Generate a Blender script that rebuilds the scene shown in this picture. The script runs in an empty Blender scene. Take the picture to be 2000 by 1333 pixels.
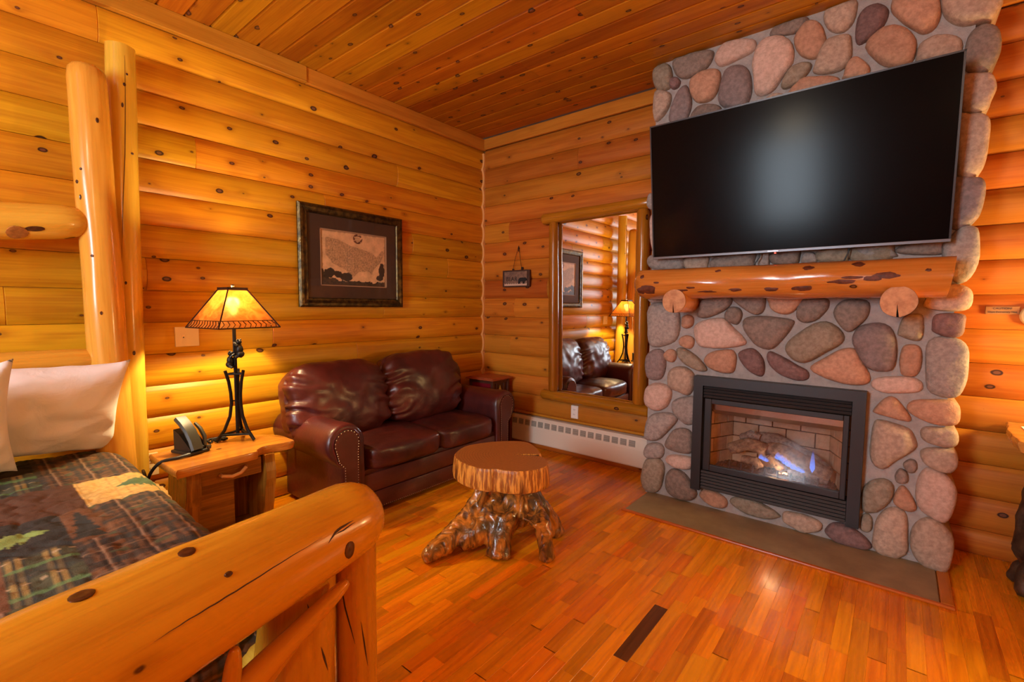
import bpy, bmesh, math, random
from mathutils import Vector, Matrix, noise
C = bpy.context.scene.collection
SC = bpy.context.scene
PI = math.pi
# ------------------------------------------------------------ camera
cam_d = bpy.data.cameras.new('camera'); cam = bpy.data.objects.new('camera', cam_d); C.objects.link(cam)
cam_d.sensor_width = 36; cam_d.lens = 16.525; cam_d.clip_start = .02
yaw, pitch, roll = math.radians(-39.357), math.radians(-4.2196), math.radians(.3713)
f = Vector((math.sin(yaw)*math.cos(pitch), math.cos(yaw)*math.cos(pitch), math.sin(pitch)))
r0 = Vector((math.cos(yaw), -math.sin(yaw), 0)); u0 = r0.cross(f)
rr = r0*math.cos(roll)+u0*math.sin(roll); uu = -r0*math.sin(roll)+u0*math.cos(roll)
CAMP = Vector((3.2447, -3.4921, 1.3216))
cam.matrix_world = Matrix(((rr.x, uu.x, -f.x, CAMP.x), (rr.y, uu.y, -f.y, CAMP.y), (rr.z, uu.z, -f.z, CAMP.z), (0, 0, 0, 1)))
SC.camera = cam
SC.view_settings.view_transform = 'Standard'; SC.view_settings.look = 'None'
SC.view_settings.gamma = 1; SC.view_settings.use_curve_mapping = False
SC.view_settings.exposure = 0.85
# ------------------------------------------------------------ world and lights
W = bpy.data.worlds.new('world'); SC.world = W; W.use_nodes = True
W.node_tree.nodes['Background'].inputs[0].default_value = (.75, .87, 1, 1)
W.node_tree.nodes['Background'].inputs[1].default_value = 2.0
def light(name, kind, loc, power, color, size=.05, rot=None, size_y=None):
    d = bpy.data.lights.new(name, kind); d.energy = power; d.color = color
    if kind == 'AREA':
        d.size = size
        if size_y: d.shape = 'RECTANGLE'; d.size_y = size_y
    else:
        d.shadow_soft_size = size
    o = bpy.data.objects.new(name, d); C.objects.link(o); o.location = loc
    if rot: o.rotation_euler = rot
    return o
WARM = (1, .78, .40)
light('window_daylight', 'AREA', (1.85, -5.93, 1.85), 62, (.76, .89, 1), .72, (PI/2, 0, 0), 1.2)
light('ceiling_or_fill_bulb', 'POINT', (2.15, -4.45, 2.5), 30, (1, .80, .54), .14)
light('ceiling_or_fill_bulb', 'POINT', (4.15, -4.75, 2.5), 24, (1, .76, .48), .14)  # unseen fill, added to light the footboard front, stump table and chimney
LAMP_W = 98; GLOBE = 130.0
# ------------------------------------------------------------ mesh helpers
WL = {}
class MB:
    def __init__(s): s.v = []; s.f = []; s.m = []
    def add(s, vs, fs):
        n = len(s.v); s.v += [tuple(v) for v in vs]; s.f += [tuple(i+n for i in q) for q in fs]; return s
    def box(s, x0, x1, y0, y1, z0, z1):
        return s.add([(x0,y0,z0),(x1,y0,z0),(x1,y1,z0),(x0,y1,z0),(x0,y0,z1),(x1,y0,z1),(x1,y1,z1),(x0,y1,z1)],
                     [(3,2,1,0),(4,5,6,7),(0,1,5,4),(1,2,6,5),(2,3,7,6),(3,0,4,7)])
    def rbox(s, x0, x1, y0, y1, z0, z1, b=.01, seg=2):
        bm = bmesh.new(); bmesh.ops.create_cube(bm, size=1)
        for v in bm.verts:
            v.co = Vector(((x0+x1)/2+v.co.x*(x1-x0), (y0+y1)/2+v.co.y*(y1-y0), (z0+z1)/2+v.co.z*(z1-z0)))
        bmesh.ops.bevel(bm, geom=bm.edges[:], offset=b, segments=seg, profile=.5, affect='EDGES')
        return s.bm(bm)
    def bm(s, bm, M=None):
        bm.verts.index_update()
        s.add([(M @ v.co if M else v.co) for v in bm.verts], [[v.index for v in q.verts] for q in bm.faces]); bm.free(); return s
    def prism(s, pts, ax, a, b):
        # pts: 2-D outline in the two remaining axes (in order), extruded along ax from a to b
        def P(p, t):
            return (t, p[0], p[1]) if ax == 'X' else (p[0], t, p[1]) if ax == 'Y' else (p[0], p[1], t)
        n = len(pts)
        vs = [P(p, a) for p in pts]+[P(p, b) for p in pts]
        return s.add(vs, [tuple(range(n-1, -1, -1)), tuple(range(n, 2*n))]+[(i, (i+1) % n, n+(i+1) % n, n+i) for i in range(n)])
    def tube(s, path, r, n=8, cap=True):
        path = [Vector(p) for p in path]
        rs = r if isinstance(r, (list, tuple)) else [r]*len(path)
        rings = []; up = None
        for i, p in enumerate(path):
            t = (path[min(i+1, len(path)-1)]-path[max(i-1, 0)]).normalized()
            if up is None:
                up = Vector((0, 0, 1)) if abs(t.z) < .9 else Vector((1, 0, 0))
            x = up - t*up.dot(t)
            if x.length < 1e-4: x = t.orthogonal()
            x.normalize(); y = t.cross(x); up = x
            rings.append([p+(x*math.cos(2*PI*k/n)+y*math.sin(2*PI*k/n))*rs[i] for k in range(n)])
        vs = [v for q in rings for v in q]; m = len(path)
        fs = [(i*n+k, i*n+(k+1) % n, (i+1)*n+(k+1) % n, (i+1)*n+k) for i in range(m-1) for k in range(n)]
        if cap: fs += [tuple(range(n-1, -1, -1)), tuple(range((m-1)*n, m*n))]
        return s.add(vs, fs)
    def lathe(s, prof, n=16, c=(0, 0, 0)):
        vs = []; m = len(prof)
        for r, z in prof:
            vs += [(c[0]+r*math.cos(2*PI*k/n), c[1]+r*math.sin(2*PI*k/n), c[2]+z) for k in range(n)]
        fs = [(i*n+k, i*n+(k+1) % n, (i+1)*n+(k+1) % n, (i+1)*n+k) for i in range(m-1) for k in range(n)]
        fs += [tuple(range(n-1, -1, -1)), tuple(range((m-1)*n, m*n))]
        return s.add(vs, fs)
    def ball(s, c, r, n=10, sc=(1, 1, 1)):
        bm = bmesh.new(); bmesh.ops.create_uvsphere(bm, u_segments=n, v_segments=max(4, n//2+1), radius=r)
        return s.bm(bm, Matrix.Translation(c) @ Matrix.Diagonal((*sc, 1)))
def thing(name, label, cat, loc, rotz=0, group=None, local=False):
    o = bpy.data.objects.new(name, None); C.objects.link(o); o.empty_display_size = .05
    o.location = loc; o.rotation_euler = (0, 0, rotz); o['label'] = label; o['category'] = cat
    if group: o['group'] = group
    WL[o.name] = Vector((0, 0, 0)) if local else Vector(loc)
    return o
def tag(o, label, cat, group=None):
    o['label'] = label; o['category'] = cat
    if group: o['group'] = group
    return o
def mk(name, mb, mat, parent=None, smooth=False, label=None, kind=None, me=None, org=None):
    """one mesh object; vertices of mb are world (or the parent's local frame when the parent is local)"""
    if me is None:
        vs = [Vector(v) for v in mb.v]
        lo = [min(v[i] for v in vs) for i in range(3)]; hi = [max(v[i] for v in vs) for i in range(3)]
        c = Vector([(lo[i]+hi[i])/2 for i in range(3)]) if org is None else Vector(org)
        if parent is None and org is None: c.z = lo[2]
        me = bpy.data.meshes.new(name); me.from_pydata([v-c for v in vs], [], mb.f)
        me.materials.append(mat)
        bm = bmesh.new(); bm.from_mesh(me); bmesh.ops.recalc_face_normals(bm, faces=bm.faces[:]); bm.to_mesh(me); bm.free()
        if smooth:
            me.polygons.foreach_set('use_smooth', [True]*len(me.polygons))
            if smooth != 'all': me.set_sharp_from_angle(angle=math.radians(40))
    else:
        c = Vector(org)
    o = bpy.data.objects.new(name, me); C.objects.link(o)
    WL[o.name] = c.copy()
    if parent: o.parent = parent; o.location = c-WL[parent.name]
    else: o.location = c
    if label: o['label'] = label
    if kind: o['kind'] = kind
    return o
def adopt(o, parent):
    # make o (placed in world space) a child of a rotated parent without moving it
    bpy.context.view_layer.update(); o.parent = parent; o.matrix_parent_inverse = parent.matrix_world.inverted(); return o
def subdiv(o, lv=1):
    m = o.modifiers.new('s', 'SUBSURF'); m.levels = lv; m.render_levels = lv
    return o
def fn(v, s=1.0, off=0): return noise.noise(Vector((v[0]*s+off*7.3, v[1]*s-off*3.1, v[2]*s+off*1.7)))
def copy_tree(o, parent=None):
    c = o.copy(); C.objects.link(c)
    if parent: c.parent = parent
    for ch in o.children: copy_tree(ch, c)
    return c
# ------------------------------------------------------------ materials
class NT:
    def __init__(s, name):
        s.m = bpy.data.materials.new(name); s.m.use_nodes = True; s.t = s.m.node_tree
        s.b = s.t.nodes['Principled BSDF']; s.out = s.t.nodes['Material Output']
    def n(s, kind, ins=None, **at):
        q = s.t.nodes.new('ShaderNode'+kind)
        for k, v in at.items(): setattr(q, k, v)
        for k, v in (ins or {}).items():
            sk = q.inputs[k]
            if isinstance(v, bpy.types.NodeSocket): s.t.links.new(v, sk)
            else: sk.default_value = v
        return q
    def math(s, op, a, b=0.0, c=0.0, clamp=False):
        q = s.n('Math', {0: a, 1: b, 2: c}, operation=op); q.use_clamp = clamp; return q.outputs[0]
    def vmath(s, op, a, b): return s.n('VectorMath', {0: a, 1: b}, operation=op).outputs[0]
    def mix(s, fac, a, b, mode='MIX'):
        q = s.n('Mix', {0: fac}, data_type='RGBA', blend_type=mode)
        for i, v in ((6, a), (7, b)):
            if isinstance(v, bpy.types.NodeSocket): s.t.links.new(v, q.inputs[i])
            else: q.inputs[i].default_value = (*v, 1) if len(v) == 3 else v
        return q.outputs[2]
    def ramp(s, fac, a, b):
        return s.n('MapRange', {0: fac, 1: a, 2: b, 3: 0.0, 4: 1.0}, interpolation_type='SMOOTHSTEP').outputs[0]
    def set(s, **k):
        for kk, v in k.items():
            kk = kk.replace('_', ' ')
            sk = s.b.inputs[kk]
            if isinstance(v, bpy.types.NodeSocket): s.t.links.new(v, sk)
            else: sk.default_value = (*v, 1) if isinstance(v, tuple) and len(v) == 3 else v
        return s
    def bump(s, h, st=.3, d=.002):
        s.t.links.new(s.n('Bump', {'Height': h, 'Strength': st, 'Distance': d}).outputs[0], s.b.inputs['Normal']); return s
MATS = {}
def wood(name, base, dark, ax='Z', knot=1.0, kscale=4.0, knormal=None, rough=.33, coat=.0, vary=.18, hue=.012, ring=1.0, island=False, kr=.13, gs=9.0, bump=.12):
    key = (name, ax)
    if key in MATS: return MATS[key]
    N = NT(name+'_along_'+ax.lower()); i = 'XYZ'.index(ax)
    tc = N.n('TexCoord'); oi = N.n('ObjectInfo').outputs['Random']
    if island:
        oi = N.math('FRACT', N.math('ADD', oi, N.n('NewGeometry').outputs['Random Per Island']))
    off = N.n('CombineXYZ', {0: N.math('MULTIPLY', oi, 53.0), 1: N.math('MULTIPLY', oi, 31.0), 2: N.math('MULTIPLY', oi, 17.0)}).outputs[0]
    co = N.vmath('ADD', tc.outputs['Object'], off)
    # knots
    ks = [kscale]*3; ks[i] = kscale*.62
    kco = N.vmath('MULTIPLY', co, tuple(ks))
    if knormal is not None:
        sx = N.n('SeparateXYZ', {0: kco}).outputs; kk = [q for q in range(3) if q != 'XYZ'.index(knormal)]
        kco = N.n('CombineXYZ', {0: sx[kk[0]], 1: sx[kk[1]], 2: 0.0}).outputs[0]
    vo = N.n('TexVoronoi', {'Vector': kco, 'Scale': 1.0, 'Randomness': 1.0}, voronoi_dimensions='2D' if knormal is not None else '3D')
    d = vo.outputs['Distance']
    sep = N.n('SeparateColor', {0: vo.outputs['Color']})
    kr_ = N.math('MULTIPLY', N.math('SUBTRACT', sep.outputs[0], 1-.62*knot, clamp=True), kr)
    wob = N.n('TexNoise', {'Vector': co, 'Scale': 40.0, 'Detail': 2.0}).outputs[0]
    d2 = N.math('ADD', d, N.math('MULTIPLY', N.math('SUBTRACT', wob, .5), .03))
    kn = N.math('SUBTRACT', 1.0, N.ramp(N.math('SUBTRACT', d2, kr_), -.012, .012))
    core = N.math('SUBTRACT', 1.0, N.ramp(N.math('SUBTRACT', d2, N.math('MULTIPLY', kr_, .55)), -.01, .012))
    halo = N.math('MULTIPLY', N.math('POWER', 2.718, N.math('MULTIPLY', d, -14.0)), N.ramp(kr_, .0, .02))
    # grain
    gs_ = [1.0]*3; gs_[i] = .07
    gco = N.vmath('MULTIPLY', co, tuple(gs_))
    n1 = N.n('TexNoise', {'Vector': gco, 'Scale': gs, 'Detail': 4.0, 'Roughness': .55, 'Distortion': .4}).outputs[0]
    ph = N.math('ADD', N.math('MULTIPLY', n1, 26.0*ring), N.math('MULTIPLY', halo, 9.0))
    rg = N.math('MULTIPLY', N.math('ADD', N.math('SINE', ph), 1.0), .5)
    fs_ = [1.0]*3; fs_[i] = .022
    fco = N.vmath('MULTIPLY', co, tuple(fs_))
    fine = N.n('TexNoise', {'Vector': fco, 'Scale': 130.0, 'Detail': 3.0}).outputs[0]
    broad = N.n('TexNoise', {'Vector': gco, 'Scale': 3.0, 'Detail': 2.0}).outputs[0]
    fac = N.math('ADD', N.math('MULTIPLY', rg, .17*ring), N.math('ADD', N.math('MULTIPLY', fine, .42), N.math('MULTIPLY', broad, .62)))
    fac = N.ramp(fac, .36, .98)
    col = N.mix(fac, base, dark)
    col = N.mix(N.math('MULTIPLY', halo, .75, clamp=True), col, tuple(x*.45 for x in dark))
    kcol = N.mix(core, (.050, .015, .005), (.17, .060, .024))
    col = N.mix(kn, col, kcol)
    hs = N.n('HueSaturation', {'Hue': N.math('ADD', .5-hue, N.math('MULTIPLY', N.math('FRACT', N.math('MULTIPLY', oi, 7.7)), 2*hue)),
             'Saturation': 1.0, 'Value': N.math('ADD', 1-vary, N.math('MULTIPLY', oi, 2*vary)), 'Color': col})
    N.set(Specular_IOR_Level=.28, Base_Color=hs.outputs[0], Roughness=N.math('ADD', rough, N.math('MULTIPLY', N.math('SUBTRACT', fine, .5), .15)), Coat_Weight=coat, Coat_Roughness=.12)
    N.bump(N.math('SUBTRACT', fine, N.math('MULTIPLY', kn, .6)), bump, .003)
    MATS[key] = N.m
    return N.m
def plain(name, col, rough=.5, metal=0.0, mott=0.0, ms=30.0, bump=0.0, bs=60.0, spec=.5, coat=0.0, vary=0.0, emit=None, est=0.0, col2=None):
    if name in MATS: return MATS[name]
    N = NT(name); tc = N.n('TexCoord').outputs['Object']
    c = None
    if mott or col2:
        oi = N.n('ObjectInfo').outputs['Random']
        co = N.vmath('ADD', tc, N.n('CombineXYZ', {0: N.math('MULTIPLY', oi, 23.0), 1: N.math('MULTIPLY', oi, 11.0), 2: oi}).outputs[0])
        nz = N.n('TexNoise', {'Vector': co, 'Scale': ms, 'Detail': 5.0, 'Roughness': .6}).outputs[0]
        c2 = col2 or tuple(x*(1-mott) for x in col)
        c = N.mix(N.ramp(nz, .3, .7), col, c2)
        if vary:
            c = N.n('HueSaturation', {'Value': N.math('ADD', 1-vary, N.math('MULTIPLY', oi, 2*vary)), 'Color': c}).outputs[0]
    N.set(Base_Color=c if c else col, Roughness=rough, Metallic=metal, Specular_IOR_Level=spec, Coat_Weight=coat)
    if bump:
        bz = N.n('TexNoise', {'Vector': tc, 'Scale': bs, 'Detail': 4.0, 'Roughness': .6}).outputs[0]
        N.bump(bz, bump, .004)
    if emit: N.set(Emission_Color=emit, Emission_Strength=est)
    MATS[name] = N.m
    return N.m
def attr_mat(name, rough=.8, bump=0.0, bs=200.0, sheen=0.0, coat=0.0):
    N = NT(name); a = N.n('Attribute', attribute_name='tint').outputs['Color']
    N.set(Base_Color=a, Roughness=rough, Sheen_Weight=sheen, Coat_Weight=coat)
    if bump:
        tc = N.n('TexCoord').outputs['Object']
        N.bump(N.n('TexNoise', {'Vector': tc, 'Scale': bs, 'Detail': 3.0}).outputs[0], bump, .002)
    return N.m
PINE, PINE_D = (.72, .335, .012), (.45, .135, .004)
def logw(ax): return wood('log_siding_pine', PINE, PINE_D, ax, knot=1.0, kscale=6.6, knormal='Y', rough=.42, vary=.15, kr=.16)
def logb(ax): return wood('log_siding_reddish', (.57, .192, .020), (.36, .086, .006), ax, knot=1.0, kscale=6.6, knormal='Y', rough=.42, vary=.15, kr=.16)  # back wall siding, darker and redder than the other log walls
def ceilw(ax): return wood('ceiling_pine', (.47, .165, .006), (.29, .075, .002), ax, knot=1.05, kscale=7.5, knormal='Z', rough=.4, vary=.16, kr=.19)
def floorw(ax): return wood('oak_strip', (.86, .305, .006), (.56, .155, .002), ax, knot=0.0, rough=.27, vary=.2, ring=1.2, gs=11.0, island=True, hue=.010, coat=.15)
def peeled(ax): return wood('peeled_log', (.74, .40, .050), (.56, .23, .014), ax, knot=.85, kscale=7.0, rough=.26, vary=.04, coat=.25, kr=.2)
def footw(ax): return wood('footboard_pine', (.64, .290, .018), (.46, .165, .008), ax, knot=.5, kscale=5.0, rough=.26, vary=.03, coat=.2)
def dkwood(ax): return wood('mirror_log', (.50, .19, .013), (.24, .07, .004), ax, knot=1.0, kscale=11.0, rough=.24, vary=.12, coat=.25, kr=.25)
def cedar(ax): return wood('nightstand_cedar', (.36, .135, .018), (.13, .038, .005), ax, knot=.6, kscale=6.0, rough=.22, vary=.15, coat=.3, ring=1.3)
IRON = plain('wrought_iron', (.018, .016, .014), .42, .6, mott=.4)
BLACK = plain('black_steel', (.012, .012, .013), .38, .3)
# ------------------------------------------------------------ room shell
ZC = 2.944; RX = 5.3; RY = -6.0; H = .18; J0 = 2.658
SHELL = plain('wall_backing', (.30, .12, .02), .7)
def struct(name, mb, mat): 
    o = mk(name, mb, mat); o['kind'] = 'structure'; return o
floor = struct('floor', MB().box(-.1, RX+.1, RY-.1, .1, -.12, -.012), SHELL)
ceiling = struct('ceiling', MB().box(-.1, RX+.1, RY-.1, .1, ZC+.02, ZC+.1), SHELL)
wall_left = struct('wall_left', MB().box(-.12, -.012, RY-.1, .1, 0, ZC), SHELL)
wall_back = struct('wall_back', MB().box(0, RX, .012, .12, 0, ZC), SHELL)
wall_right = struct('wall_right', MB().box(RX+.012, RX+.12, RY-.1, .1, 0, ZC), SHELL)
WX0, WX1, WZ0, WZ1 = 1.45, 2.25, 1.18, 2.52
wall_rear = struct('wall_rear', MB().box(0, WX0, RY-.12, RY-.012, 0, ZC).box(WX1, RX, RY-.12, RY-.012, 0, ZC)
       .box(WX0, WX1, RY-.12, RY-.012, 0, WZ0).box(WX0, WX1, RY-.12, RY-.012, WZ1, ZC), SHELL)
def log_profile(h):
    # D-log: y outward is negative (towards the room), z up
    pts = []
    for k in range(11):
        s = -1+2*k/10
        pts.append((-.024*max(0, 1-s*s)**.6-.002, s*(h/2-.0012)))
    return pts
def add_log(wall, a, b, zc, h, frame, mat):
    """log of length b-a along the wall; frame: 'L','B','R','F'"""
    L = b-a; pr = log_profile(h); n = len(pr)
    vs = []; 
    for x, ins in ((-L/2, 1), (-L/2+.003, 0), (L/2-.003, 0), (L/2, 1)):
        for (y, z) in pr: vs.append((x, y+(.003 if ins else 0), z*(.985 if ins else 1)))
        vs.append((x, .012, h/2-.001)); vs.append((x, .012, -h/2+.001))
    m = n+2
    fs = [(i*m+k, i*m+(k+1) % m, (i+1)*m+(k+1) % m, (i+1)*m+k) for i in range(3) for k in range(m)]
    fs += [tuple(range(m-1, -1, -1)), tuple(range(3*m, 4*m))]
    me = bpy.data.meshes.new('log'); me.from_pydata(vs, [], fs); me.materials.append(mat)
    bm = bmesh.new(); bm.from_mesh(me); bmesh.ops.recalc_face_normals(bm, faces=bm.faces[:]); bm.to_mesh(me); bm.free()
    me.polygons.foreach_set('use_smooth', [True]*len(me.polygons)); me.set_sharp_from_angle(angle=math.radians(35))
    mid = (a+b)/2
    org = {'L': (0, mid, zc), 'B': (mid, 0, zc), 'R': (RX, mid, zc), 'F': (mid, RY, zc)}[frame]
    o = mk('log', None, mat, wall, me=me, org=org)
    o.rotation_euler = (0, 0, {'L': PI/2, 'B': 0, 'R': -PI/2, 'F': PI}[frame])
    return o
rng = random.Random(4)
courses = [(-1, 2.658, .18)]+[(k, 2.658-H*(k+1), .18) for k in range(0, 14)]+[(14, 0.0, .138)]
bl = {-1: [-2.9], 0: [-3.9], 1: [-1.05, -4.2], 2: [-2.486], 3: [-1.69, -4.6], 4: [-.901, -3.8], 5: [-.496, -3.0], 6: [-2.75, -5.0], 7: [-3.293, -1.2],
      8: [-2.082, -4.6], 9: [-3.6, -1.45], 10: [-4.4], 11: [-1.9, -3.5], 12: [-4.1], 13: [-2.3], 14: [-3.2]}
bb = {0: [1.1], 3: [.35], 5: [1.45], 6: [.8], 7: [.42], 9: [.38], 11: [.9], 13: [1.2]}
for k, z0, h in courses:
    zc = z0+h/2
    cuts = [0.0]+sorted(bl.get(k, []), reverse=True)+[RY]
    for a, b in zip(cuts, cuts[1:]): add_log(wall_left, b, a, zc, h, 'L', logw('X'))
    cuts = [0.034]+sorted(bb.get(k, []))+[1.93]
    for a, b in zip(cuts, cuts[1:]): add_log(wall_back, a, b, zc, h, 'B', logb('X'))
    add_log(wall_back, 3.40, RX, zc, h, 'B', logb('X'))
    c = rng.uniform(-4.5, -1.5)
    add_log(wall_right, c, -.034, zc, h, 'R', logw('X')); add_log(wall_right, RY+.034, c, zc, h, 'R', logw('X'))
    if zc+h/2 > WZ0+.02 and zc-h/2 < WZ1-.02:
        add_log(wall_rear, .034, WX0, zc, h, 'F', logw('X')); add_log(wall_rear, WX1, RX-.034, zc, h, 'F', logw('X'))
    else:
        c = rng.uniform(1.3, 4); add_log(wall_rear, .034, c, zc, h, 'F', logw('X')); add_log(wall_rear, c, RX-.034, zc, h, 'F', logw('X'))
# trims
TRIMW = lambda ax: wood('trim_pine', (.58, .235, .025), (.38, .115, .009), ax, knot=.8, kscale=5, rough=.3, vary=.08)
def trim(i, mb, ax):
    o = mk('trim_%d' % i, mb, TRIMW(ax)); o['kind'] = 'structure'; return o
trim(1, MB().rbox(0, .036, -1.81, 0, 2.838, ZC, .004), 'Y')
trim(2, MB().rbox(0, .046, RY, -1.812, 2.838, ZC, .004), 'Y')
trim(3, MB().rbox(.036, 1.93, -.03, 0, 2.842, ZC, .006), 'X')
trim(4, MB().rbox(3.45, RX, -.03, 0, 2.842, ZC, .006), 'X')
# scribed corner strip whose edge follows the log faces
sc = []
for i in range(0, 157):
    z = i*.018
    if z > 2.838: break
    t = ((z-.138) % .18)/.18 if z > .138 else (z/.138)
    s = 2*t-1
    sc.append((.010+.022*max(0, 1-s*s)**.6, z))
mb = MB(); vs = []; 
for (w, z) in sc: vs += [(.0, -.034-.0, z), (.034, -.034, z), (.034+.0, -.002, z), (0, -.002, z)]
for i, (w, z) in enumerate(sc):
    vs[i*4] = (w*.3, -.038, z); vs[i*4+1] = (.014+w, -.036, z); vs[i*4+2] = (.014+w, -.002, z)
n = len(sc); fs = [(i*4+k, i*4+(k+1) % 4, i*4+4+(k+1) % 4, i*4+4+k) for i in range(n-1) for k in range(4)]+[(3, 2, 1, 0), tuple(range(4*n-4, 4*n))]
q5 = trim(5, MB().add(vs, fs), 'Z'); q5.data.materials[0] = wood('corner_trim_pale_pine', (.82, .46, .14), (.66, .30, .07), 'Z', knot=0, vary=0)
# ceiling boards: tongue and groove, run along x
bw = .1305
rows = int(6.0/bw)+1
def board(L, ch=.009):
    vs = []; 
    pr = [(-bw/2+.0006, .02), (-bw/2+.0006, ch), (-bw/2+ch, 0), (bw/2-ch, 0), (bw/2-.0006, ch), (bw/2-.0006, .02)]
    mb = MB(); mb.prism(pr, 'X', -L/2+.0008, L/2-.0008); return mb
bcache = {}
for r_ in range(rows):
    y = -.043-bw*(r_+.5)+bw*.0
    cuts = [0.0]
    x = rng.choice([1.2, 1.8, 2.4, 3.0, 3.6])
    while x < RX-.3: cuts.append(x); x += rng.choice([1.8, 2.4, 3.0])
    cuts.append(RX)
    for a, b in zip(cuts, cuts[1:]):
        L = round(b-a, 3)
        if L not in bcache:
            q = mk('ceiling_board', board(L), ceilw('X'), ceiling, org=(0, 0, 0)); bcache[L] = q.data
            q.location = Vector(((a+b)/2, y, ZC))-WL['ceiling']
        else:
            q = mk('ceiling_board', None, None, ceiling, me=bcache[L], org=((a+b)/2, y, ZC))
# floor strips run along y
sw = .0575
lens = (.215, .29, .335, .40, .47)
def strip_mb(L, x=0, y=0, mb=None):
    mb = mb or MB(); w = sw/2-.0001; l = L/2-.0001; c = .0006
    return mb.add([(x-w, y-l, -.012), (x+w, y-l, -.012), (x+w, y+l, -.012), (x-w, y+l, -.012), (x-w, y-l, -c), (x+w, y-l, -c), (x+w, y+l, -c), (x-w, y+l, -c),
                   (x-w+c, y-l+c, 0), (x+w-c, y-l+c, 0), (x+w-c, y+l-c, 0), (x-w+c, y+l-c, 0)],
                  [(0, 1, 5, 4), (1, 2, 6, 5), (2, 3, 7, 6), (3, 0, 4, 7), (4, 5, 9, 8), (5, 6, 10, 9), (6, 7, 11, 10), (7, 4, 8, 11), (8, 9, 10, 11), (3, 2, 1, 0)])
strips = []
nrow = int(RX/sw)+1
rf = random.Random(11)
joint = {}
for i in range(nrow):
    x = sw*(i+.5); 
    if i % 3 == 0: y0 = -rf.uniform(0, .5); grp = [y0-1.25*k for k in range(6)]
    y = 0.0
    while y > RY:
        L = rf.choice(lens)
        nxt = y-L
        for g in grp:
            if y > g > nxt and y-g > .1: nxt = g
            elif y > g > nxt: nxt = g if y-g > .12 else nxt
        L = y-nxt
        if L < .06: L = .12; nxt = y-L
        strips.append((x, y-L/2, L)); y = nxt
def vis(x, y):
    d = Vector((x, y, 0))-CAMP; z = d.dot(f)
    if z < .3: return 0
    px = 1000+918*d.dot(rr)/z; py = 666-918*d.dot(uu)/z
    if not (640 < px < 2060 and py < 1400): return 0
    if 1.9 < x < 3.46 and y > -.75: return 0
    if x < .8 and y > -2.2: return 0
    return 1/z**2
rank = sorted(range(len(strips)), key=lambda i: -vis(strips[i][0], strips[i][1]))
near = set(rank[:299])
dark = min(near, key=lambda i: (strips[i][0]-2.421)**2+(strips[i][1]+1.72)**2)
scache = {}; rest = MB()
DKSTRIP = wood('dark_oak_strip', (.14, .052, .010), (.045, .016, .005), 'Y', knot=0, rough=.3, vary=.02)
for i, (x, y, L) in enumerate(strips):
    if i in near:
        if i == dark:
            o = mk('floor_strip', strip_mb(L), DKSTRIP, floor, org=(0, 0, 0), label='dark brown strip'); o.location = Vector((x, y, 0))-WL['floor']; continue
        k = round(L, 2)
        key = k
        if key not in scache:
            o = mk('floor_strip', strip_mb(L), floorw('Y'), floor, org=(0, 0, 0)); scache[key] = o.data; o.location = Vector((x, y, 0))-WL['floor']
        else:
            o = mk('floor_strip', None, None, floor, me=scache[key], org=(x, y, 0))
            o.scale = (1, L/k if abs(L-k) > 1e-4 else 1, 1)
    else:
        strip_mb(L, x, y, rest)
mk('floor_strip_field', rest, floorw('Y'), floor, kind='stuff')
# rear window (behind the camera, it lights the room)
GLASS = NT('window_glass'); GLASS.set(Base_Color=(1, 1, 1), Roughness=0.0, Transmission_Weight=1.0, IOR=1.45); GLASS = GLASS.m
WH = plain('white_paint', (.8, .78, .74), .4)
w1 = bpy.data.objects.new('window_1', None); C.objects.link(w1); w1.location = ((WX0+WX1)/2, RY, WZ0); w1['kind'] = 'structure'; WL['window_1'] = Vector(w1.location)
mb = MB().box(WX0, WX1, RY-.1, RY+.0, WZ0, WZ0+.05).box(WX0, WX1, RY-.1, RY, WZ1-.05, WZ1).box(WX0, WX0+.05, RY-.1, RY, WZ0, WZ1).box(WX1-.05, WX1, RY-.1, RY, WZ0, WZ1)
mk('window_frame', mb, WH, w1)
mk('window_mullion', MB().box(1.835, 1.865, RY-.09, RY-.01, WZ0+.05, WZ1-.05), WH, w1)
mk('window_pane', MB().box(WX0+.05, 1.835, RY-.06, RY-.054, WZ0+.05, WZ1-.05), GLASS, w1)
mk('window_pane', MB().box(1.865, WX1-.05, RY-.06, RY-.054, WZ0+.05, WZ1-.05), GLASS, w1)
# ------------------------------------------------------------ stone chimney
CH_Y = -.335
stone_cols = {'t': ((0.531, 0.405, 0.307), (0.384, 0.285, 0.214)), 'g': ((0.407, 0.360, 0.321), (0.278, 0.247, 0.223)), 'p': ((0.302, 0.237, 0.224), (0.208, 0.165, 0.157)), 'o': ((0.558, 0.326, 0.211), (0.427, 0.241, 0.152)),
              'k': ((0.665, 0.494, 0.410), (0.529, 0.380, 0.299)), 'm': ((0.250, 0.155, 0.147), (0.171, 0.104, 0.096)), 'v': ((0.362, 0.303, 0.226), (0.253, 0.204, 0.144)), 'b': ((0.300, 0.235, 0.192), (0.200, 0.157, 0.130))}
STM = {}
for k, (a, b) in stone_cols.items():
    STM[k] = plain({'t': 'tan', 'g': 'grey', 'p': 'purple_grey', 'o': 'orange', 'k': 'pink', 'm': 'maroon', 'v': 'olive', 'b': 'brown'}[k]+'_fieldstone', a, .62, mott=.3, ms=48, col2=tuple(x*.95 for x in b), bump=.8, bs=110, vary=.10, spec=.25)
MORTAR = plain('mortar', (.44, .405, .38), .9, mott=.2, ms=25, bump=1.0, bs=120, spec=.2)
chim = thing('stone_fireplace', 'tall river stone chimney breast with pale mortar rising from the hearth to the ceiling', 'fireplace', (2.68, -.17, 0))
FX0, FX1, FZ0, FZ1 = 2.30, 3.085, .15, .80
mb = MB()
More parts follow.
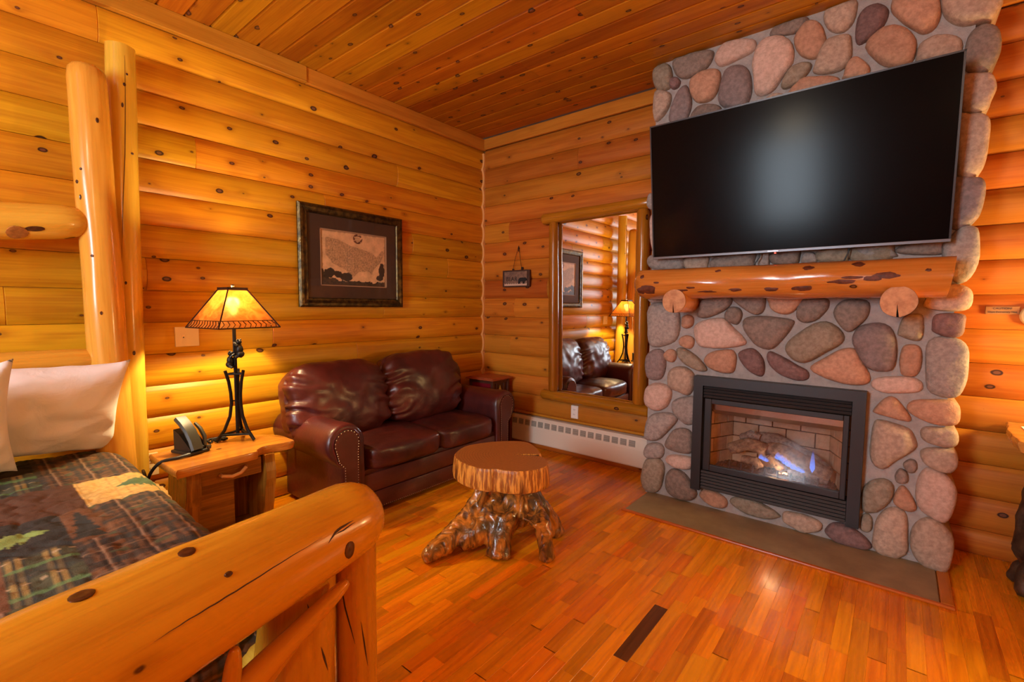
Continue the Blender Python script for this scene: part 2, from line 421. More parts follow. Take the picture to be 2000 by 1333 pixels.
def slab(x0, x1, z0, z1, nx=2, nz=2): mb.box(x0, x1, CH_Y, -.03, z0, z1)
slab(1.905, FX0, 0, ZC); slab(FX1, 3.455, 0, ZC); slab(FX0, FX1, 0, FZ0); slab(FX0, FX1, FZ1, ZC)
mk('mortar', mb, MORTAR, chim)
def smooth_loop(p, n):
    m = len(p); out = []
    for i in range(n):
        t = i/n*m; k = int(t); u = t-k
        a, b, c, d = p[(k-1) % m], p[k], p[(k+1) % m], p[(k+2) % m]
        out.append(tuple(.5*((2*b[j])+(-a[j]+c[j])*u+(2*a[j]-5*b[j]+4*c[j]-d[j])*u*u+(-a[j]+3*b[j]-3*c[j]+d[j])*u**3) for j in (0, 1)))
    return out
def stone(col, pts, seed, back=.04):
    cx = sum(p[0] for p in pts)/len(pts); cz = sum(p[1] for p in pts)/len(pts)
    n = 26; lp = smooth_loop(pts, n)
    w = max(p[0] for p in lp)-min(p[0] for p in lp); h = max(p[1] for p in lp)-min(p[1] for p in lp)
    hgt = min(.062, .022+.16*min(w, h))*(1+.25*fn((cx, cz, 0), 9, 3))
    rings = [(1.0, -back), (1.02, .004), (1.0, .35*hgt), (.93, .68*hgt), (.78, .9*hgt), (.5, 1.0*hgt)]
    vs = []
    for s, d in rings:
        for (x, z) in lp:
            X = cx+(x-cx)*s; Z = cz+(z-cz)*s
            dd = 0 if d < 0 else .010*fn((X, d, Z), 13, seed)+.006*fn((X, d, Z), 34, seed+5)
            sh = .012*fn((X, 1, Z), 9, seed+9) if s > .9 else 0
            vs.append((X+(X-cx)*sh*6, CH_Y-d-dd, max(.0, Z+(Z-cz)*sh*6)))
    vs.append((cx, CH_Y-hgt*1.01, cz)); m = len(rings)
    fs = [(i*n+k, i*n+(k+1) % n, (i+1)*n+(k+1) % n, (i+1)*n+k) for i in range(m-1) for k in range(n)]
    fs += [((m-1)*n+k, (m-1)*n+(k+1) % n, m*n) for k in range(n)]+[tuple(range(n-1, -1, -1))]
    return mk('stone', MB().add(vs, fs), STM[col], chim, smooth='all')
STONES=[
('v',1898,2929,1966,2937,2005,2890,2014,2811,1992,2763,1916,2775,1887,2835,1885,2900),
('b',2020,2935,2084,2940,2197,2940,2264,2922,2267,2882,2226,2823,2128,2797,2056,2818,2021,2878),
('m',1997,2816,2036,2828,2067,2796,2058,2761,2025,2754,2001,2777),
('t',1896,2768,1972,2757,2010,2721,1999,2650,1950,2586,1897,2585),
('p',2046,2714,2097,2760,2128,2723,2149,2637,2129,2567,2098,2525,2016,2541,2006,2597),
('o',2134,2789,2214,2814,2298,2798,2319,2747,2298,2658,2257,2621,2183,2630,2137,2702),
('b',2158,2573,2209,2606,2295,2584,2329,2548,2331,2482,2156,2523),
('k',2283,2888,2328,2940,2396,2940,2486,2917,2512,2880,2497,2842,2401,2818,2322,2808,2285,2843),
('p',2321,2723,2357,2780,2425,2785,2476,2744,2500,2648,2486,2572,2446,2527,2354,2550,2310,2619),
('k',2496,2786,2522,2866,2571,2894,2654,2867,2704,2794,2708,2719,2661,2646,2613,2583,2555,2576,2516,2609,2503,2704),
('b',2583,2914,2610,2940,2690,2940,2765,2937,2776,2910,2740,2870,2673,2874,2602,2893),
('o',2711,2837,2759,2903,2807,2899,2848,2853,2865,2774,2841,2709,2797,2699,2740,2742),
('t',2819,2663,2843,2750,2876,2789,2956,2776,2977,2736,2977,2655,2945,2604,2875,2598,2816,2627),
('v',2652,2605,2692,2679,2749,2698,2796,2679,2793,2640,2745,2592,2676,2573),
('o',2697,2559,2744,2609,2820,2603,2912,2576,2923,2538,2824,2524,2698,2526),
('t',2565,2539,2616,2566,2667,2549,2649,2517,2576,2525),
('t',2847,2926,2872,2940,2902,2940,2982,2940,2991,2892,2977,2827,2937,2794,2883,2816,2849,2873),
('m',2993,2751,2997,2840,3028,2885,3076,2892,3116,2862,3129,2820,3105,2761,3052,2718,3010,2707),
('o',2950,2561,2963,2627,2996,2652,3040,2613,3066,2562,3036,2526,2951,2546),
('o',3039,2685,3068,2743,3124,2759,3194,2727,3237,2665,3240,2600,3225,2548,3165,2544,3101,2588),
('o',3136,2827,3138,2875,3169,2919,3283,2873,3321,2803,3328,2737,3307,2680,3265,2671,3225,2711,3168,2779),
('t',3249,2578,3261,2629,3310,2649,3375,2629,3409,2597,3412,2544,3359,2529,3257,2542),
('t',3331,2754,3334,2835,3439,2811,3530,2748,3531,2688,3507,2648,3475,2654,3407,2661,3357,2701),
('b',3421,2541,3437,2614,3476,2638,3522,2615,3543,2562,3545,2500,3526,2445,3501,2426,3454,2431,3418,2479),
('t',3421,2419,3501,2419,3528,2396,3541,2344,3528,2294,3511,2247,3430,2261),
('t',3417,2232,3458,2245,3498,2237,3526,2205,3531,2124,3524,2017,3500,1966,3433,1959),
('p',3413,1935,3488,1948,3522,1931,3532,1879,3524,1789,3500,1736,3425,1720),
('g',3397,1625,3411,1659,3459,1719,3514,1712,3526,1635,3525,1540,3495,1466,3459,1453,3425,1489,3401,1561),
('g',1899,1591,1901,1679,2108,1683,2127,1630,2108,1568),
('t',2143,1573,2136,1648,2274,1653,2284,1594,2267,1561),
('b',2319,1572,2313,1637,2431,1662,2552,1654,2559,1606,2544,1564),
('g',2579,1573,2573,1634,2627,1661,2637,1620,2631,1570),
('b',2653,1582,2649,1645,2776,1665,2791,1611,2769,1573),
('g',2803,1580,2809,1632,2860,1634,2875,1582),
('v',2886,1582,2865,1633,2939,1661,3015,1657,3026,1608,3002,1575),
('v',3039,1579,3029,1645,3118,1661,3197,1665,3211,1597,3167,1568),
('g',3026,1613,3056,1650,3177,1660,3217,1616,3216,1586),
('b',3233,1607,3242,1643,3378,1675,3397,1632,3388,1590),
('g',1867,2073,1894,2103,1952,2068,1961,1988,1877,1998),
('k',1889,1882,1906,1968,1969,1967,1976,1713,1913,1717),
('g',1885,1377,1900,1399,1986,1391,1994,1357,1917,1352),
('g',1899,1325,1975,1349,2079,1334,2113,1269,2111,1154,2073,1082,1969,1047,1911,1063,1890,1175),
('o',2128,1255,2167,1274,2204,1256,2202,1207,2163,1183,2130,1197),
('o',2116,1108,2158,1136,2209,1120,2210,1073,2182,1048,2127,1068),
('p',1886,963,1916,1015,1985,1030,2024,988,2024,885,1991,825,1913,817,1888,872),
('o',2016,1003,2052,1036,2094,1023,2099,979,2074,948,2026,966),
('v',2103,1042,2146,1052,2218,1014,2286,951,2298,913,2249,909,2164,944,2114,995),
('t',2050,872,2085,917,2165,924,2219,889,2229,818,2192,738,2127,751,2061,785),
('k',1885,703,1915,773,1999,797,2065,775,2074,712,2042,637,1967,595,1895,628),
('g',2085,684,2150,719,2242,720,2253,592,2192,534,2126,575,2084,625),
('g',1892,442,1921,552,2013,596,2107,596,2123,557,2062,475,1988,393,1902,389),
('b',2038,377,2085,473,2164,509,2222,476,2233,371,2184,338,2081,343),
('g',1888,301,1919,354,1997,374,2033,343,2023,283,1961,254,1898,256),
('k',2049,266,2083,308,2185,322,2231,309,2230,254,2181,230,2092,233),
('v',1877,142,1906,239,1992,266,2040,210,2033,101,1992,25,1913,16,1877,63),
('b',2053,152,2093,212,2167,206,2233,148,2268,79,2223,26,2122,21,2063,63),
('o',2279,91,2311,128,2388,126,2451,97,2458,49,2424,25,2348,32,2291,62),
('v',2469,87,2504,123,2594,136,2691,113,2752,82,2757,64,2695,32,2598,30,2506,54),
('t',2769,84,2789,109,2873,118,2942,107,2971,82,2953,43,2886,11,2824,23,2775,48),
('m',2984,61,3017,110,3080,119,3152,88,3194,45,3186,19,3125,4,3046,7,2993,33),
('v',3142,243,3142,321,3169,384,3225,417,3267,399,3271,336,3245,273,3205,225,3161,212),
('v',3143,136,3148,189,3169,210,3191,189,3193,132,3178,105,3148,108),
('t',3199,85,3209,185,3247,262,3304,273,3336,233,3345,124,3342,48,3304,0,3246,2,3205,29),
('t',3347,134,3364,203,3414,259,3467,244,3510,188,3515,100,3499,14,3461,-9,3400,5,3365,56),
('k',3362,377,3374,469,3409,515,3475,493,3513,432,3513,343,3488,261,3445,251,3383,294),
('o',3272,314,3287,378,3313,400,3347,358,3370,298,3343,270,3291,283),
('b',3273,448,3291,488,3320,479,3327,438,3312,414,3283,414),
('b',3303,517,3328,547,3355,541,3359,499,3338,474,3313,488),
('t',3164,566,3173,708,3207,732,3296,713,3330,691,3350,634,3335,593,3271,521,3226,475,3184,491),
('t',3368,589,3392,617,3467,632,3503,613,3507,548,3485,509,3431,511,3382,542),
('t',3362,702,3386,728,3462,734,3497,718,3501,659,3467,633,3402,640,3370,661),
('o',3305,809,3335,855,3433,873,3489,862,3503,809,3490,755,3418,743,3342,769),
('o',3170,786,3218,855,3254,860,3289,819,3318,765,3306,744,3236,752,3177,767),
('k',3152,910,3177,952,3294,974,3350,955,3360,914,3322,890,3208,879),
('g',3365,1055,3371,1155,3437,1181,3498,1162,3522,1096,3514,968,3493,897,3432,889,3372,923),
('o',3262,1077,3275,1132,3320,1141,3347,1113,3346,1024,3323,980,3279,983,3265,1024),
('m',3378,1231,3386,1287,3431,1302,3493,1296,3498,1250,3486,1196,3437,1182,3385,1206),
('v',3245,1197,3267,1285,3322,1300,3344,1274,3343,1179,3319,1159,3263,1178),
('t',3344,1359,3381,1423,3454,1443,3504,1421,3517,1375,3504,1322,3440,1310,3356,1328),
('p',3057,1158,3079,1226,3162,1249,3222,1211,3244,1121,3238,1014,3187,990,3132,1008,3086,1080),
('b',2965,1298,2992,1359,3056,1375,3118,1355,3121,1285,3077,1225,3039,1196,3001,1227),
('o',2877,976,2909,1026,3005,1093,3062,1106,3090,1077,3142,966,3126,918,3053,906,2946,930),
('v',2744,1078,2768,1143,2848,1218,2929,1244,2988,1222,3019,1167,3002,1119,2927,1068,2847,1007,2785,1021),
('m',2644,1033,2660,1064,2715,1042,2805,993,2858,962,2860,915,2809,900,2720,927,2663,983),
('m',2489,1035,2528,1065,2576,1068,2623,1019,2639,955,2624,907,2572,919,2516,971),
('o',2283,986,2326,1035,2429,1058,2471,1032,2476,967,2453,914,2370,913,2305,939),
('k',2215,1186,2265,1234,2383,1257,2448,1205,2517,1130,2512,1093,2428,1072,2285,1063,2232,1088),
('b',2509,1236,2556,1267,2683,1270,2776,1253,2772,1212,2733,1144,2669,1079,2589,1091,2527,1157),
('b',2395,1274,2425,1325,2481,1319,2499,1275,2473,1218,2418,1234),
('b',2231,1299,2263,1379,2339,1402,2432,1397,2428,1341,2369,1289,2278,1254,2226,1264),
('b',2444,1374,2466,1405,2607,1403,2627,1342,2611,1293,2567,1282,2496,1324),
('o',2642,1354,2646,1399,2806,1401,2819,1367,2770,1295,2716,1284,2661,1310),
('b',2788,1305,2810,1370,2892,1382,2941,1370,2939,1319,2898,1260,2839,1238,2796,1258),
]

occ = []
for i, q in enumerate(STONES):
    pts = [(q[1+2*k]/1000, q[2+2*k]/1000) for k in range((len(q)-1)//2)]
    cx = sum(p[0] for p in pts)/len(pts)
    edge = min(p[0] for p in pts) < 1.925 or max(p[0] for p in pts) > 3.445
    stone(q[0], pts, i, back=.26 if edge else .03)
    occ.append((min(p[0] for p in pts), max(p[0] for p in pts), min(p[1] for p in pts), max(p[1] for p in pts)))
# the wall of stones continues behind the television
rs = random.Random(3)
rows_ = [(2.36-.165*k, 2.02+.09*(k % 2), 3.28) for k in range(4)]+[(2.93, 2.62, 3.30), (2.80, 2.95, 3.32)]
for row, (z, x, xe) in enumerate(rows_):
    while x < xe:
        w = rs.uniform(.15, .24); h = rs.uniform(.13, .17)
        cx, cz = x+w/2, z-.08+rs.uniform(-.01, .01)
        if not any(a-.01 < cx+w*.42 and cx-w*.42 < b+.01 and c-.01 < cz+h*.42 and cz-h*.42 < d_+.01 for a, b, c, d_ in occ):
            pts = [(cx+w/2*.94*math.cos(t)*abs(math.cos(t))**-.25*rs.uniform(.9, 1.0), cz+h/2*.94*math.sin(t)*rs.uniform(.9, 1.05)) for t in [2*PI*(k+.5)/9 for k in range(9)]]
            stone(rs.choice('tgpokvb'), pts, 200+row*10+int(x*10))
        x += w+.02
# hearth slab and its wooden border
HEARTH = plain('hearth_slate', (.33, .255, .135), .5, mott=.3, ms=6, col2=(.24, .185, .10), bump=.3, bs=25)
hs = mk('hearth_slab', MB().rbox(1.93, 3.455, -.715, -.335, -.006, .010, .004), HEARTH)
tag(hs, 'flat grey brown slate hearth slab set in the floor before the fireplace', 'hearth')
hb = thing('hearth_border', 'narrow reddish wood moulding framing the slate hearth slab', 'moulding', (2.7, -.73, 0))
mk('border_strip', MB().rbox(1.915, 3.505, -.738, -.717, 0, .013, .004), wood('border_oak', (.52, .17, .018), (.34, .08, .008), 'X', knot=0, rough=.25, vary=.02), hb)
mk('border_strip', MB().rbox(3.458, 3.505, -.715, -.34, 0, .013, .004), wood('border_oak', (.52, .17, .018), (.34, .08, .008), 'Y', knot=0, rough=.25, vary=.02), hb)
# ------------------------------------------------------------ gas fireplace insert
gf = thing('gas_fireplace', 'black gas fireplace insert with louvers, glass front and glowing ceramic logs in the stone chimney', 'fireplace insert', (2.69, -.36, .13))
FB = plain('insert_black', (.022, .022, .024), .42, .2, spec=.5)
yo = -.372
mb = MB()
OX0, OX1, OZ0, OZ1 = 2.24, 3.137, .13, .88
w = .058
def bar(pts4, y0=yo-.03, y1=-.30):   # mitred bar from four (x,z) outline points
    mb.prism(pts4, 'Y', y0, y1)
bar([(OX0, OZ0), (OX0+w, OZ0), (OX0+w, OZ1-w), (OX0, OZ1)]); bar([(OX1, OZ0), (OX1, OZ1), (OX1-w, OZ1-w), (OX1-w, OZ0)])
bar([(OX0, OZ1), (OX0+w, OZ1-w), (OX1-w, OZ1-w), (OX1, OZ1)])
mk('surround', mb, FB, gf)
ix0, ix1 = OX0+w+.003, OX1-w-.003
def louver(z, h):
    mk('louver_slat', MB().prism([(yo-.012, z), (yo-.020, z+h*.3), (yo-.012, z+h*.92), (yo+.02, z+h), (yo+.02, z)], 'X', ix0, ix1), FB, gf)
for k in range(4): louver(.742+k*.0195, .0195)
for k in range(6): louver(.142+k*.0205, .0205)
mk('louver_panel', MB().box(ix0, ix1, yo+.022, yo+.03, .135, .265).box(ix0, ix1, yo+.022, yo+.03, .742, .82), FB, gf)
gx0, gx1, gz0, gz1 = 2.350, 3.042, .308, .707
dm = MB().rbox(ix0+.006, gx0, yo-.012, yo+.01, .268, .738, .004).rbox(gx1, ix1-.006, yo-.012, yo+.01, .268, .738, .004).rbox(gx0, gx1, yo-.012, yo+.01, gz1, .738, .003).rbox(gx0, gx1, yo-.012, yo+.01, .268, gz0, .003)
mk('door_frame', dm, FB, gf)
FGLASS = NT('fireplace_glass'); FGLASS.set(Base_Color=(1, 1, 1), Roughness=0.0, IOR=1.45, Transmission_Weight=1.0)
_m = FGLASS.n('MixShader', {0: .955, 1: FGLASS.n('BsdfGlossy', {'Color': (1, 1, 1, 1), 'Roughness': .02}).outputs[0], 2: FGLASS.n('BsdfTransparent').outputs[0]})
FGLASS.t.links.new(_m.outputs[0], FGLASS.out.inputs['Surface']); FGLASS = FGLASS.m
mk('glass', MB().box(gx0, gx1, yo-.002, yo+.002, gz0, gz1), FGLASS, gf)
# firebox: metal shell lined with fire bricks (each one set proud of dark joints)
DKJ = plain('brick_joint', (.035, .025, .02), .9)
FBRK = plain('fire_brick', (.40, .255, .165), .8, mott=.25, ms=20, bump=.4, bs=90, vary=.08)
bx0, bx1, by, bz0, bz1 = 2.312, 3.073, -.105, .275, .79
fbx = mk('firebox', MB().box(bx0-.012, bx1+.012, by+.004, by+.02, bz0-.02, bz1+.01).box(bx0-.012, bx0-.002, yo+.03, by+.01, bz0-.02, bz1).box(bx1+.002, bx1+.012, yo+.03, by+.01, bz0-.02, bz1)
     .box(bx0-.012, bx1+.012, yo+.03, by+.02, bz0-.022, bz0-.004).box(bx0-.012, bx1+.012, yo+.03, by+.02, bz1, bz1+.01), DKJ, gf)
lx0, lx1 = bx0+.0, bx1-.0
inx = .105     # side panels splay inwards to the back
def brick(c, L, Hh, ang):
    mb = MB().rbox(-L/2, L/2, -.006, .004, -Hh/2, Hh/2, .002, 1)
    o = mk('brick', mb, FBRK, fbx, org=(0, 0, 0)); o.location = Vector(c)-WL[fbx.name]; o.rotation_euler = (0, 0, ang); return o
bh = .088
bwid = (bx1-bx0-2*inx)
for r_ in range(5):
    zc = bz0+.045+r_*(bh+.006); n = 4; L = bwid/3.5
    x = bx0+inx-(L/2 if r_ % 2 else 0)
    while x < bx1-inx-.02:
        a, b = max(x, bx0+inx), min(x+L, bx1-inx)
        if b-a > .02: brick(((a+b)/2, by-.004, zc), b-a-.006, bh, 0)
        x += L
    sl = math.hypot(inx, .22); ang = math.atan2(.22, inx)
    for side in (-1, 1):
        t = -.5*(r_ % 2)*.12/sl
        step = .12
        s0 = -(step/2 if r_ % 2 else 0)
        while s0 < sl-.01:
            a, b = max(0, s0), min(sl, s0+step)
            if b-a > .02:
                m = (a+b)/2/sl
                px = (bx0+inx*m) if side < 0 else (bx1-inx*m)
                brick((px, yo+.045+.22*m, zc), b-a-.005, bh, ang if side < 0 else -ang)
            s0 += step
HOOD = plain('brushed_steel', (.34, .31, .29), .32, .9)
mk('smoke_hood', MB().prism([(yo+.035, .735), (yo+.05, .66), (yo+.10, .625), (yo+.11, .632), (yo+.07, .68), (yo+.06, .74)], 'X', bx0+.03, bx1-.03), HOOD, gf)
EMB = plain('ember_bed', (.05, .04, .035), .9, mott=.5, ms=60, bump=1.0, bs=120)
mb = MB()
for k in range(24):
    for j in range(7):
        x = bx0+.06+k*.0275; y = yo+.05+j*.03
        mb.ball((x+.008*fn((k, j, 0), 1.3), y, bz0+.010+.006*fn((k, j, 2), 1.7)), .017, 6, (1, 1, .6))
mk('ember_bed', mb, EMB, gf, kind='stuff')
GL = plain('glowing_coal', (.5, .1, .02), .8, emit=(1, .25, .05, 1), est=9.0)
mb = MB()
for k in range(9): mb.ball((2.735+.013*k+.004*fn((k, 0, 0), 1.9), yo+.075+.004*(k % 3), .322+.004*fn((k, 3, 0), 2.3)), .0085, 6, (1.2, .9, .55))
mk('glowing_coals', mb, GL, gf, kind='stuff')
CLOG = plain('ceramic_log_bark', (.30, .205, .135), .85, mott=.5, ms=35, col2=(.085, .06, .045), bump=1.0, bs=90)
CASH = plain('charred_log', (.085, .07, .062), .9, mott=.5, ms=45, col2=(.25, .21, .18), bump=1.0, bs=100)
def flog(path, r, mat, seed):
    mb = MB(); N = 9; P = [Vector(p) for p in path]; pts = []
    for i in range(N):
        t = i/(N-1)*(len(P)-1); k = min(int(t), len(P)-2); pts.append(P[k].lerp(P[k+1], t-k))
    mb.tube(pts, [r*(1+.12*fn((i, seed, 0), 1.1))*(1 if 0 < i < N-1 else .86) for i in range(N)], 12)
    mb.v = [tuple(Vector(v)+.007*Vector((fn(v, 45, seed), fn(v, 45, seed+3), fn(v, 45, seed+6)))) for v in mb.v]
    mk('ceramic_log', mb, mat, gf, smooth=True)
flog([(2.44, yo+.13, .40), (2.55, yo+.12, .455), (2.66, yo+.10, .44)], .040, CLOG, 1)
flog([(2.50, yo+.19, .46), (2.66, yo+.19, .50), (2.86, yo+.17, .43), (2.97, yo+.15, .36)], .040, CASH, 2)
flog([(2.66, yo+.14, .45), (2.77, yo+.11, .44), (2.90, yo+.10, .385), (2.985, yo+.10, .345)], .046, CLOG, 3)
flog([(2.52, yo+.085, .36), (2.60, yo+.075, .365), (2.625, yo+.07, .325)], .026, CLOG, 4)
flog([(2.68, yo+.085, .415), (2.72, yo+.08, .37), (2.76, yo+.075, .335)], .028, CLOG, 5)
flog([(2.78, yo+.07, .335), (2.90, yo+.075, .34), (2.98, yo+.08, .325)], .022, CASH, 6)
flog([(2.49, yo+.18, .47), (2.545, yo+.16, .51), (2.61, yo+.15, .50)], .024, CASH, 7)
mb = MB()
for k in range(8):
    x = 2.46+k*.068; mb.tube([(x, yo+.04, .285), (x, yo+.04, .345)], .006, 6)
mb.tube([(2.42, yo+.042, .308), (2.98, yo+.042, .308)], .006, 6)
mk('grate', mb, FB, gf)
# flames: thin blue tongues that rise between the logs
FLM = NT('gas_flame'); tc = FLM.n('TexCoord').outputs['Generated']; zz = FLM.n('SeparateXYZ', {0: tc}).outputs[2]
em = FLM.n('Emission', {'Color': (.12, .26, 1, 1), 'Strength': 1.1}); tr = FLM.n('BsdfTransparent')
fa = FLM.math('MULTIPLY', FLM.math('SUBTRACT', 1.0, zz, clamp=True), .36)
FLM.t.links.new(FLM.n('MixShader', {0: fa, 1: tr.outputs[0], 2: em.outputs[0]}).outputs[0], FLM.out.inputs['Surface']); FLM = FLM.m
rf2 = random.Random(7)
for (x, y, z, h, r) in [(2.635, yo+.055, .39, .035, .014), (2.652, yo+.06, .382, .032, .014), (2.665, yo+.06, .378, .028, .012), (2.725, yo+.06, .405, .05, .017), (2.745, yo+.058, .40, .045, .017), (2.765, yo+.055, .385, .05, .018), (2.785, yo+.055, .375, .045, .018), (2.81, yo+.052, .365, .042, .018), (2.835, yo+.052, .36, .034, .016), (2.855, yo+.052, .356, .028, .014), (2.905, yo+.045, .37, .14, .013)]:
    prof = [(.001, 0), (r, h*.18), (r*.9, h*.4), (r*.5, h*.75), (.001, h)]
    mk('flame', MB().lathe(prof, 8, (x, y, z)), FLM, gf, smooth='all')
light('flame_glow', 'POINT', (2.72, yo+.06, .37), 1.6, (1, .55, .25), .04)
# ------------------------------------------------------------ mantel log
mant = thing('log_mantel', 'thick peeled log mantel shelf on two log stubs below the television', 'mantel', (2.65, -.5, 1.30))
MANT = wood('mantel_log', (.66, .245, .050), (.46, .13, .017), 'X', knot=1.0, kscale=8.0, rough=.2, vary=.02, coat=.5)
def hlog(x0, x1, yc, zc, ry, rz, n=28, m=44, seed=0, flat=None, lend=.05, rend=.0, slant=0.0, wob=.012):
    vs = []
    for i in range(m):
        t = i/(m-1); e = 1.0
        if t*(x1-x0) < lend: u = t*(x1-x0)/lend; e = math.sqrt(max(.02, 1-(1-u)**2))*.55+.45
        if rend and (1-t)*(x1-x0) < rend: u = (1-t)*(x1-x0)/rend; e = math.sqrt(max(.02, 1-(1-u)**2))*.5+.5
        for k in range(n):
            a = 2*PI*k/n
            c, s_ = math.cos(a), math.sin(a)
            y = ry*c; z = rz*s_
            q = 1+wob/ry*fn((t*5, c*1.2, s_*1.2), 1.3, seed)+.3*wob/ry*fn((t*16, c*2, s_*2), 1.5, seed+2)
            y *= q*e; z *= q*e
            if flat is not None: z = min(z, flat); 
            x = x0+(x1-x0)*t
            if i == m-1: x += slant*(z/rz)
            elif i == m-2: x = x1-.012+slant*(z/rz)
            vs.append((x, yc+y, zc+z))
    fs = [(i*n+k, i*n+(k+1) % n, (i+1)*n+(k+1) % n, (i+1)*n+k) for i in range(m-1) for k in range(n)]+[tuple(range(n-1, -1, -1)), tuple(range((m-1)*n, m*n))]
    return MB().add(vs, fs)
mk('mantel_beam', hlog(1.885, 3.425, -.50, 1.475, .125, .100, seed=4, flat=.088, slant=.012, lend=.07), MANT, mant, smooth=True)
# dark bark scars and knots that stand slightly proud on the beam
SCAR = plain('bark_scar', (.16, .038, .010), .6, mott=.5, ms=40, bump=.5)
def patch(x, z, w, h, seed, yc=-.50, ry=.125, zc0=1.475, rz=.100):
    n = 14; vs = []
    for s in (1.0, .6, 0):
        for k in range(n):
            a = 2*PI*k/n; q = s*(1+.45*fn((math.cos(a), math.sin(a), seed), 1.6))
            X = x+w*q*math.cos(a); Z = z+h*q*math.sin(a)
            t = (X-1.885)/1.54; s_ = max(-.98, min(.98, (Z-zc0)/rz)); c = -math.sqrt(1-s_*s_)
            qq = 1+.012/ry*fn((t*5, c*1.2, s_*1.2), 1.3, 4)+.3*.012/ry*fn((t*16, c*2, s_*2), 1.5, 6)
            vs.append((X, yc+ry*c*qq-(.0005 if s == 1 else .0022), zc0+rz*s_*qq))
    fs = [(i*n+k, i*n+(k+1) % n, (i+1)*n+(k+1) % n, (i+1)*n+k) for i in range(2) for k in range(n)]
    mk('bark_scar', MB().add(vs, fs), SCAR, mant, smooth='all')
for i, a in enumerate([(2.00, 1.435, .055, .026, 1), (1.955, 1.43, .03, .02, 2), (2.06, 1.475, .02, .006, 3), (2.20, 1.425, .06, .006, 4), (2.27, 1.44, .03, .006, 5), (2.52, 1.425, .034, .008, 6), (2.70, 1.425, .035, .01, 7), (2.85, 1.425, .05, .013, 8),
                       (3.02, 1.455, .055, .010, 9), (3.06, 1.475, .045, .008, 10), (3.14, 1.467, .036, .013, 11), (3.19, 1.48, .05, .014, 12), (3.34, 1.50, .012, .007, 13), (1.96, 1.515, .014, .011, 14), (2.87, 1.53, .024, .013, 15), (3.08, 1.54, .026, .014, 16), (2.42, 1.535, .02, .005, 17), (2.36, 1.415, .05, .006, 18)]):
    patch(*a)
STUBE = plain('stub_end_grain', (.66, .33, .13), .55, mott=.35, ms=30, col2=(.46, .19, .06), bump=.4, bs=60)
for (x, z, rx, rz, y0) in ((2.170, 1.360, .073, .073, -.612), (3.242, 1.356, .072, .073, -.612)):
    n = 48; vs = []
    for (y, s) in ((-.33, .98), (y0+.006, 1.0)):
        for k in range(n):
            a = 2*PI*k/n; q = s*(1+.05*fn((math.cos(a), math.sin(a), x), 1.6)); vs.append((x+rx*q*math.cos(a), y, z+rz*q*math.sin(a)))
    fs = [(k, (k+1) % n, n+(k+1) % n, n+k) for k in range(n)]+[tuple(range(n-1, -1, -1))]
    st = mk('support_stub', MB().add(vs, fs), MANT, mant, smooth=True)
    # end face with a drying crack running up from the bottom edge
    vs = []; 
    rim = []
    for k in range(n+1):
        a = -PI/2+.07+(2*PI-.14)*k/n; q = 1+.05*fn((math.cos(a), math.sin(a), x), 1.6); rim.append((x+rx*q*.985*math.cos(a), z+rz*q*.985*math.sin(a)))
    face = rim+[(x-.004, z-.01)]
    mk('cut_end', MB().prism(face, 'Y', y0-.001, y0+.006), STUBE, st)
# ------------------------------------------------------------ television
tilt = math.atan2(.108, .82)
tv = thing('television', 'large black flat screen television tilted down above the log mantel', 'television', (2.691, -.425, 1.642), 0, None, local=True)
tv.rotation_euler = (tilt, 0, 0)
TW, TH = 1.452, .832
PL = plain('tv_plastic', (.012, .012, .013), .45)
SCRN = NT('tv_screen'); SCRN.set(Base_Color=(.0025, .0025, .003), Roughness=.18, Specular_IOR_Level=.075); SCRN = SCRN.m
mk('back_shell', MB().rbox(-TW/2+.01, TW/2-.01, -.022, .012, .01, TH-.01, .004).rbox(-.45, .45, .012, .045, .10, .62, .012), PL, tv)
mb = MB().box(-TW/2, -TW/2+.008, -.036, -.018, 0, TH).box(TW/2-.008, TW/2, -.036, -.018, 0, TH).box(-TW/2, TW/2, -.036, -.018, TH-.008, TH)
mk('bezel', mb, plain('bezel_metal', (.06, .06, .065), .3, .8), tv)
mk('lower_bezel', MB().rbox(-TW/2, TW/2, -.038, -.018, 0, .016, .002), plain('chin_metal', (.17, .17, .18), .35, .8), tv)
mk('screen', MB().box(-TW/2+.008, TW/2-.008, -.033, -.022, .016, TH-.008), SCRN, tv)
mk('badge', MB().rbox(-.045, .012, -.0405, -.038, .003, .013, .0008, 1), plain('badge_metal', (.35, .35, .36), .3, .8), tv)
mk('power_light', MB().rbox(-.010, -.002, -.036, -.026, -.007, .0005, .001, 1), plain('red_led', (.4, .01, .01), .4, emit=(1, .05, .03, 1), est=3.0), tv)
mk('wall_bracket', MB().rbox(-.25, .25, .045, .06, .2, .5, .003), BLACK, tv, label='flat steel wall bracket')
for (x, d) in ((2.575, .02), (3.01, .012)):
    t_ = [(x+d, -.40, 1.75), (x+d*1.2, -.402, 1.68), (x+d, -.405, 1.62), (x-d*.4, -.41, 1.575)]
    tag(mk('television_cable', MB().tube(t_, .0035, 6), plain('cable_rubber', (.01, .01, .01), .5), None, smooth=True),
        'thin black cable hanging from the %s of the television to the mantel' % ('middle' if x < 2.8 else 'right half'), 'cable')
